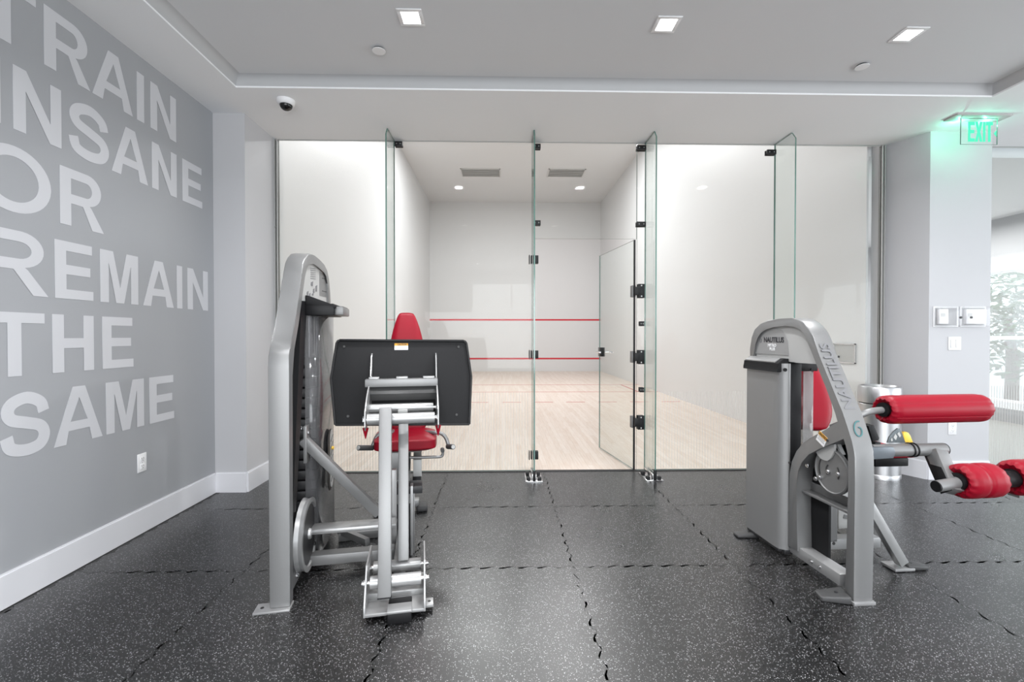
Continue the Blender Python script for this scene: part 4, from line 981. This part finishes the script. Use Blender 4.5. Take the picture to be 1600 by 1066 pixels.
# small spiral mark before the name
def spiral(name, c, x, y, s, m, par, tk=.17):
    pts = []
    for k in range(26):
        a = R(80 + k * 15.5); r_ = s * (1 - k / 25 * .72); pts.append((r_ * math.cos(a) * .62, r_ * math.sin(a)))
    lp_ = stroke(catmull(pts, 2), s * tk); return loops_mesh(name, [lp_], m, par, basis(c, x, y), .0006)
spiral('spiral_mark', RF.V(1189, 531.5, .012), (0, -1, 0), (0, 0, 1), .022, M['graphic'], rc)
# raised lettering on the sloping outer face and the spiral emblem below it
pa, pb = out[10], out[6]; sd = (pa - pb).normalized(); nrm_ = Vector((1, 0, 0)).cross(sd)
ctr = pb.lerp(pa, .46) + Vector((.049, 0, 0)); nout = Vector((0, -sd.z, sd.y)); 
text_mesh('raised_lettering', 'NAUTILUS', .076, M['pale_letter'], rc, basis(ctr + nout * .0002, sd, Vector((-1, 0, 0))), .002, .0004, 'CENTER', 1.05)
ctr2 = out[5].lerp(out[4], .15) + Vector((.052, 0, 0)); sd2 = (out[5] - out[4]).normalized(); n2_ = Vector((0, -sd2.z, sd2.y))
spiral('spiral_emblem', ctr2 + n2_ * .003, Vector((1, 0, 0)) + sd2 * -.25, sd2, .046, M['teal'], rc, .13)
caution(rc, basis(RF.V(1284, 686, -.001), (0, -1, -.62 * 1.0 + .1), (0, -.5, 1)), .062, .058, 3)
# sheet metal shroud left of the arch, its twin in clear acrylic right of it
zt2 = B(1171, 563).z
S0 = RF.V(1167, 600, -.045); S1 = RF.V(1209, 600, -.045); S2 = RF.V(1229, 600, 0.0)
bm = new_bm(); P = [Vector((.0, S0.y + .0, 0))] + [Vector((-.045, S0.y, 0))] + [Vector((-.045, S1.y, 0))] + smooth_poly([Vector((-.045, S1.y, 0)), Vector((-.040, S1.y - .05, 0)), Vector((.0, S1.y - .07, 0)), Vector((.012, S1.y - .065, 0))], 3)[1:]
base = [(p.x, p.y, .045 if i < 99 else 0) for i, p in enumerate(P)]
prism(bm, base, (0, 0, zt2 - .045)); finish('weight_shroud', bm, mat('shroud_gray', (.27, .27, .27), .45, .35), rc, 40)
bm = new_bm(); bbox(bm, -.044, .10, S1.y - .05, S0.y - .01, .03, .045, .002); bbox(bm, -.02, .03, S1.y - .07, S1.y, .02, .045, .004); finish('shroud_base', bm, M['dark'], rc)
box_obj('black_column', .014, .085, S1.y - .058, S1.y - .0, .05, zt2, M['black'], rc, .004)
box_obj('rear_column', .014, .085, S0.y - .10, S0.y - .02, .05, zt2, M['black'], rc, .004)
zc2 = RF.V(1190, 582, -.05).z
bm = new_bm(); prism(bm, [(-.054, S1.y - .05, zt2 - .035), (-.054, S1.y - .05, zt2 + .0), (-.02, S1.y - .05, zt2 + .028), (.012, S1.y - .05, zt2 + .028), (.012, S1.y - .05, zt2 - .05), (-.06, S1.y - .05, zt2 - .05)], (0, S0.y - S1.y + .07, 0), .004)
finish('top_tray', bm, M['char'], rc)
bm = new_bm(); prism(bm, [(-.052, S1.y - .02, zt2 + .010), (-.016, S1.y - .02, zt2 + .031), (-.006, S1.y - .02, zt2 + .031), (-.016, S1.y - .02, zt2 + .025), (-.052, S1.y - .02, zt2 + .004)], (0, S0.y - S1.y + .03, 0)); finish('tray_lip', bm, M['bright'], rc)
bm = new_bm(); bbox(bm, .018, .19, S1.y - .05, S0.y - .02, zt2 - .045, zt2 + .028, .004); finish('stack_top', bm, M['black'], rc)
sh2 = shroud(rc, [(.105, S1.y - .045), (.15, S1.y - .05), (.185, S1.y - .03), (.192, S1.y + .05), (.192, S0.y - .06), (.17, S0.y), (.10, S0.y)], .30, zt2 - .03, M['clear_shroud'], 'clear_shroud')
for k in range(9):
    z = .10 + k * .058; box_obj('weight_plate', .02, .14, S1.y + .03, S0.y - .12, z, z + .050, M['dark'], rc, .004)
for p in ((1226, 578), (1268, 578)):
    q = RF.U(*p, S1.y - .072); bm = new_bm(); cyl(bm, q, q - Vector((0, .008, 0)), .010, 14); finish('shroud_knob', bm, M['black'], rc)
for y in (722, 800):
    q = RF.U(1231.5, y, S1.y - .06); bolt(rc, q, (0, -1, 0), .008)
# cam chamber
bm = new_bm(); prism(bm, [RF.V(x, y, .092) for x, y in ((1246, 724), (1256, 711), (1275, 700), (1312, 683), (1322, 690), (1328, 760), (1300, 772), (1247, 768))], (.006, 0, 0)); finish('cam_backplate', bm, M['black'], rc)
cc = RF.V(1301, 737, .03); r_c = .115
bm = new_bm(); q = Vector((1, 0, 0)).to_track_quat('Z', 'Y').to_matrix().to_4x4(); q.translation = (.03, cc.y, cc.z)
lathe(bm, [(r_c * .95, .012), (r_c, .008), (r_c * .96, 0), (r_c, -.008), (r_c * .94, -.011), (r_c * .90, -.006), (.03, -.006), (.001, -.006)], 56, q); cm = finish('cam_disc', bm, M['mid'], rc, 30)
for rr2, a0, a1 in ((.085, 150, 205), (.035, 130, 220), (.05, -30, 40)):
    pts = [(rr2 * math.cos(R(a0 + (a1 - a0) * k / 8)), rr2 * math.sin(R(a0 + (a1 - a0) * k / 8))) for k in range(9)]
    loops_mesh('cam_slot', [stroke(pts, .007)], M['slot'], cm, basis((.0225, cc.y, cc.z), (0, -1, 0), (0, 0, 1)), .0008)
for px, py in ((1294, 737), (1309.5, 741), (1281, 746), (1262, 727.5), (1275, 748)):
    bolt(rc, RF.V(px, py, .022), (-1, 0, 0), .008)
hd = [RF.V(px, py, .016) for px, py in ((1274.5, 706), (1303, 692), (1303.5, 702), (1300.5, 713), (1294, 720.5), (1287, 719.5), (1280, 715))]
bm = new_bm(); prism(bm, smooth_poly(hd + [hd[0]], 1)[:-1], (.012, 0, 0)); finish('cam_cover', bm, M['light_panel'], rc, 30)
q = RF.V(1310, 695, .05); bm = new_bm(); bar(bm, q, q + Vector((0, -.03, -.045)), .02, .012); finish('stop_pin', bm, M['light_panel'], rc)
# bracket and posts in the opening
a_, b_ = RF.V(1256, 752, .05), RF.V(1256, 768, .05)
bm = new_bm(); bbox(bm, .03, .09, cc.y - .12, b_.y, b_.z, b_.z + .012, .001); bbox(bm, .085, .092, cc.y - .05, b_.y, b_.z, a_.z, .001); finish('cam_bracket', bm, M['mid'], rc)
bolt(rc, RF.V(1260, 763, .08), (-1, 0, 0), .007)
box_obj('rear_plate_post', .085, .10, b_.y - .14, b_.y + .03, .06, b_.z, M['char'], rc, .002)
PU = RF.U(1303, 855, .42); px0, px1 = RF.U(1298, 800, .40).x, RF.U(1308.5, 800, .40).x
box_obj('centre_post', px0, px1, .40, .401 + .004, .09, b_.z + .02, M['silver'], rc, .001)
box_obj('centre_post_body', px0, px1 - .002, .405, .50, .09, b_.z + .02, M['dark'], rc, .002)
q = RF.U(1303, 855, .398); bm = new_bm(); cyl(bm, q + Vector((0, 0, .02)), q + Vector((0, .004, .02)), .009, 14); finish('post_hole', bm, M['slot'], rc)
# slotted side shield seen through the opening, and its post
l, r_ = RF.U(1311, 770, .62), RF.U(1352, 822, .62)
bm = new_bm(); prism(bm, [(l.x, .62, r_.z - .015), (l.x, .62, l.z - .06), (l.x + .03, .62, l.z), (r_.x, .62, l.z + .01), (r_.x, .62, r_.z)], (0, .008, 0), .002); o = finish('slotted_shield', bm, M['light_panel'], rc)
for k in range(2):
    bm = new_bm(); bar(bm, (l.x + .03, .617, l.z - .05 - k * .10), (l.x + .11, .617, l.z - .09 - k * .08), .004, .025, (0, 0, 1)); finish('shield_slot', bm, M['mid'], o)
# base frame
bm = new_bm(); bbox(bm, .012, .09, .05, .78, .035, .095, .004); finish('base_rail', bm, M['bright'], rc)
for dx in (.30, .36): bolt(rc, (.012, dx - .12, .065), (-1, 0, 0), .006)
bm = new_bm(); bbox(bm, .06, .56, .40, .47, .045, .105, .004); finish('cross_beam', bm, M['bright'], rc)
bm = new_bm(); bbox(bm, .012, .11, .36, .40, .095, .10, .001); finish('branch_foot_plate', bm, M['bright'], rc)
zz = RF.Z(1405, 884, .02)
q1 = RF.U(1345, 770, zz.y + .02); q2 = RF.U(1409, 880, zz.y)
bm = new_bm(); bar(bm, q1, q2, .05, .045, (0, 1, 0), .003); finish('side_brace', bm, M['bright'], rc)
box_obj('brace_plate', q2.x - .07, q2.x + .045, q2.y - .035, q2.y + .06, .004, .018, M['bright'], rc, .002)
def foot(par, x, y, ang, L=.12, w_=.085, h=.032):
    mx = Matrix.Translation((x, y, 0)) @ Matrix.Rotation(ang, 4, 'Z')
    bm = new_bm(); vs = bbox(bm, 0, L, -w_ / 2, w_ / 2, 0, h, .010, 3)
    for v in bm.verts:
        t = v.co.x / L; v.co.z *= 1 - .45 * t; v.co.y *= 1 - .35 * t * t
    bmesh.ops.transform(bm, matrix=mx, verts=bm.verts[:]); o = finish('rubber_foot', bm, M['gray_rubber'], par, 50)
    bm = new_bm(); cyl(bm, mx @ Vector((L * .35, 0, h * .78)), mx @ Vector((L * .35, 0, h * .90)), .008, 12); finish('foot_screw', bm, M['dark'], o)
foot(rc, q2.x + .02, q2.y + .015, R(-5)); foot(rc, .0, -.005, R(168), .13, .10, .04); foot(rc, .0, S0.y - .04, R(180), .14)
box_obj('end_plate', -.006, .104, -.060, .012, 0, .016, M['bright'], rc, .002)
# seat and back pad of the curl machine
AXR = .43
bt2, bb2 = Vector((.415, .98, 1.30)), RF.U(1290, 672, .70); bb2.x = .375
zx = (bt2 - bb2).normalized(); xx = Vector((1, 0, 0)); xx = (xx - zx * xx.dot(zx)).normalized(); yy_ = zx.cross(xx); mxb = Matrix((xx, yy_, zx)).transposed().to_4x4(); mxb.translation = (bt2 + bb2) / 2
BPR = back_pad(rc, mxb, (bt2 - bb2).length, .30, .14, .09, M['red'])
bm = new_bm(); bar(bm, bb2 + Vector((-.06, .10, -.05)), bt2 + Vector((-.02, .09, -.28)), .035, .05, (0, 1, 0), .003); finish('back_support', bm, M['silver'], rc)
bm = new_bm(); q = RF.U(1251, 630, .88); bbox(bm, q.x - .02, q.x + .06, .84, .92, q.z - .06, q.z + .05, .006); finish('back_bracket', bm, M['black'], rc)
s0, s1 = RF.U(1400, 718, .36), RF.U(1400, 706, .36)
bm = new_bm(); bbox(bm, -.5, .5, -.5, .5, -.5, .5); bmesh.ops.subdivide_edges(bm, edges=bm.edges[:], cuts=7, use_grid_fill=True)
xr = RF.U(1436, 711, .36).x; xl = xr - .38; sth = .058
for v in bm.verts:
    x, y, z = v.co * 2; e = max(abs(x), abs(y)); v.co = Vector(((xl + xr) / 2 + x * .19 * (1 - .06 * y * y), .56 + y * .20, ((s0.z + s1.z) / 2) + z * sth / 2 * (1 - .45 * e ** 5)))
o = finish('seat_pad', bm, M['red'], rc, 80); o.modifiers.new('soft', 'SUBSURF').levels = 1
l, r_ = RF.U(1368, 717, .37), RF.U(1420, 729, .37); box_obj('seat_board', l.x, r_.x, .37, .70, r_.z, l.z, M['black'], rc, .006)
bm = new_bm(); bar(bm, (AXR - .06, .58, .10), (AXR - .06, .60, r_.z), .06, .08, (0, 1, 0), .004); finish('seat_post', bm, M['silver'], rc)
# lever pivot: horizontal tube, range plate, yellow knob, lever arm, ankle rollers
PV = .10
a, b = RF.U(1372, 705, PV), RF.U(1474, 701, PV); b.z = a.z = RF.U(1430, 703, PV).z
bm = new_bm(); cyl(bm, a + Vector((-.04, 0, 0)), b, .032, 40); finish('pivot_tube', bm, M['silver'], rc, 40)
bm = new_bm(); cyl(bm, b, b + Vector((.006, 0, 0)), .031, 40); finish('tube_cap', bm, M['black'], rc)
l = RF.U(1366, 705, PV - .04); r_ = RF.U(1396, 705, PV - .04)
bm = new_bm(); prism(bm, [(l.x - .03, PV - .042, a.z - .035), (r_.x, PV - .042, a.z - .030), (r_.x + .012, PV - .042, a.z), (r_.x, PV - .042, a.z + .026), (l.x - .03, PV - .042, a.z + .026)], (0, .05, 0), .004); finish('pivot_arm', bm, mat('slate_steel', (.16, .18, .20), .35, .4), rc)
for x in (1421, 1427):
    q = RF.U(x, 704, PV); bm = new_bm(); q4 = Vector((1, 0, 0)).to_track_quat('Z', 'Y').to_matrix().to_4x4(); q4.translation = (q.x, PV, a.z); lathe(bm, [(.032, -.003), (.0365, -.003), (.0365, .003), (.032, .003)], 40, q4); finish('clamp_ring', bm, M['black'], rc)
rp = [RF.U(x, y, PV + .02) for x, y in ((1387, 692), (1390, 683), (1396, 675), (1403, 669.5), (1406, 670), (1409.5, 677), (1415, 692))]
bm = new_bm(); prism(bm, rp, (0, .008, 0), .001); o = finish('range_plate', bm, mat('slate_plate', (.14, .16, .17), .35, .3), rc)
for pts in (((1396, 684), (1399, 678), (1402, 682), (1400, 688)), ((1402, 678), (1405, 675), (1408, 681), (1406, 684)), ((1392, 687), (1394, 684), (1395, 689), (1393, 690))):
    bm = new_bm(); prism(bm, [RF.U(x, y, PV + .018) for x, y in pts], (0, .001, 0)); finish('range_slot', bm, M['light_panel'], o)
yk = [RF.U(x, y, PV + .035) for x, y in ((1411.5, 679), (1413, 676), (1416, 675), (1420, 676.5), (1423, 681), (1427.5, 692), (1414, 692))]
bm = new_bm(); prism(bm, yk, (0, .022, 0), .004); finish('yellow_selector', bm, M['yellow'], rc, 50)
bp = [RF.U(x, y, PV + .01) for x, y in ((1357, 666), (1366, 664.5), (1374.5, 685), (1373, 688.5), (1364, 690))]
bm = new_bm(); prism(bm, bp, (0, .05, 0), .004); finish('black_stop_pad', bm, M['black'], rc)
bm = new_bm(); q = RF.U(1368, 692, PV + .02); bbox(bm, q.x - .02, q.x + .012, PV, PV + .05, q.z - .012, q.z + .006, .003); finish('stop_base', bm, M['black'], rc)
# lever arm
LA = RF.U(1463, 706, PV - .02); LB = RF.U(1490, 769, -.045)
bm = new_bm(); bar(bm, LA, LB, .072, .060, (0, 1, 0), .004); finish('lever_arm', bm, M['silver'], rc, 40)
ang_d = (LB - LA).normalized()
bm = new_bm(); bar(bm, LA + Vector((-.0375, 0, -.01)), LB + Vector((-.0375, 0, 0)), .003, .056, (0, 1, 0), .001); finish('arm_side_cover', bm, M['black'], rc)
RC = RF.U(1495, 752, -.04); q = RF.U(1474, 760, -.05)
bm = new_bm(); cyl(bm, q + Vector((-.035, 0, 0)), RC + Vector((.02, 0, -.005)), .027, 28); finish('arm_hub', bm, M['silver'], rc, 40)
bm = new_bm(); cyl(bm, q + Vector((-.041, 0, 0)), q + Vector((-.035, 0, 0)), .026, 28); finish('hub_cap', bm, M['black'], rc)
e1 = RF.U(1556, 751, -.04)
roller('ankle_roller', (RC.x + .0, -.04, RC.z - .001), (e1.x + .0, -.035, RC.z - .0), .083, M['red'], rc, 0, 2)
g0 = RF.U(1578, 751, -.02)
bm = new_bm(); cyl(bm, (e1.x - .02, -.035, RC.z), (g0.x + .10, -.02, RC.z + .0), .040, 32); finish('roller_hub', bm, M['black'], rc, 40)
roller('ankle_roller', (g0.x + .0, -.02, RC.z + .003), (g0.x + .22, -.01, RC.z + .003), .087, M['red'], rc, 0, 2)
bm = new_bm(); cyl(bm, (RC.x - .02, -.04, RC.z), (g0.x + .26, -.01, RC.z), .020, 20); finish('roller_axle', bm, M['silver'], rc)
q = RF.U(1592, 777, .02); bm = new_bm(); bar(bm, q + Vector((-.03, 0, .01)), q + Vector((.14, 0, -.02)), .05, .012, (0, 0, 1)); finish('foot_bracket', bm, M['silver'], rc)
# thigh roller on a bent tube
TU = .16
t0_, t1_ = RF.U(1379, 640, TU), RF.U(1534, 639.5, TU + .02); t0_.z = RF.U(1400, 640, TU).z; t1_.z = t0_.z
TR = roller('thigh_roller', t0_, t1_, .076, M['red'], rc, 6)
pts = [RF.U(1300, 668, TU + .12), RF.U(1330, 656, TU + .03), RF.U(1352, 645.5, TU), RF.U(1368, 642, TU), t0_ + Vector((.03, 0, 0))]
bm = new_bm(); tube(bm, pts, .0175, 16, True, 4); finish('roller_tube', bm, M['silver'], rc, 60)
bm = new_bm(); cyl(bm, t0_, t1_ - Vector((.05, 0, 0)), .017, 16); finish('roller_core', bm, M['silver'], rc)
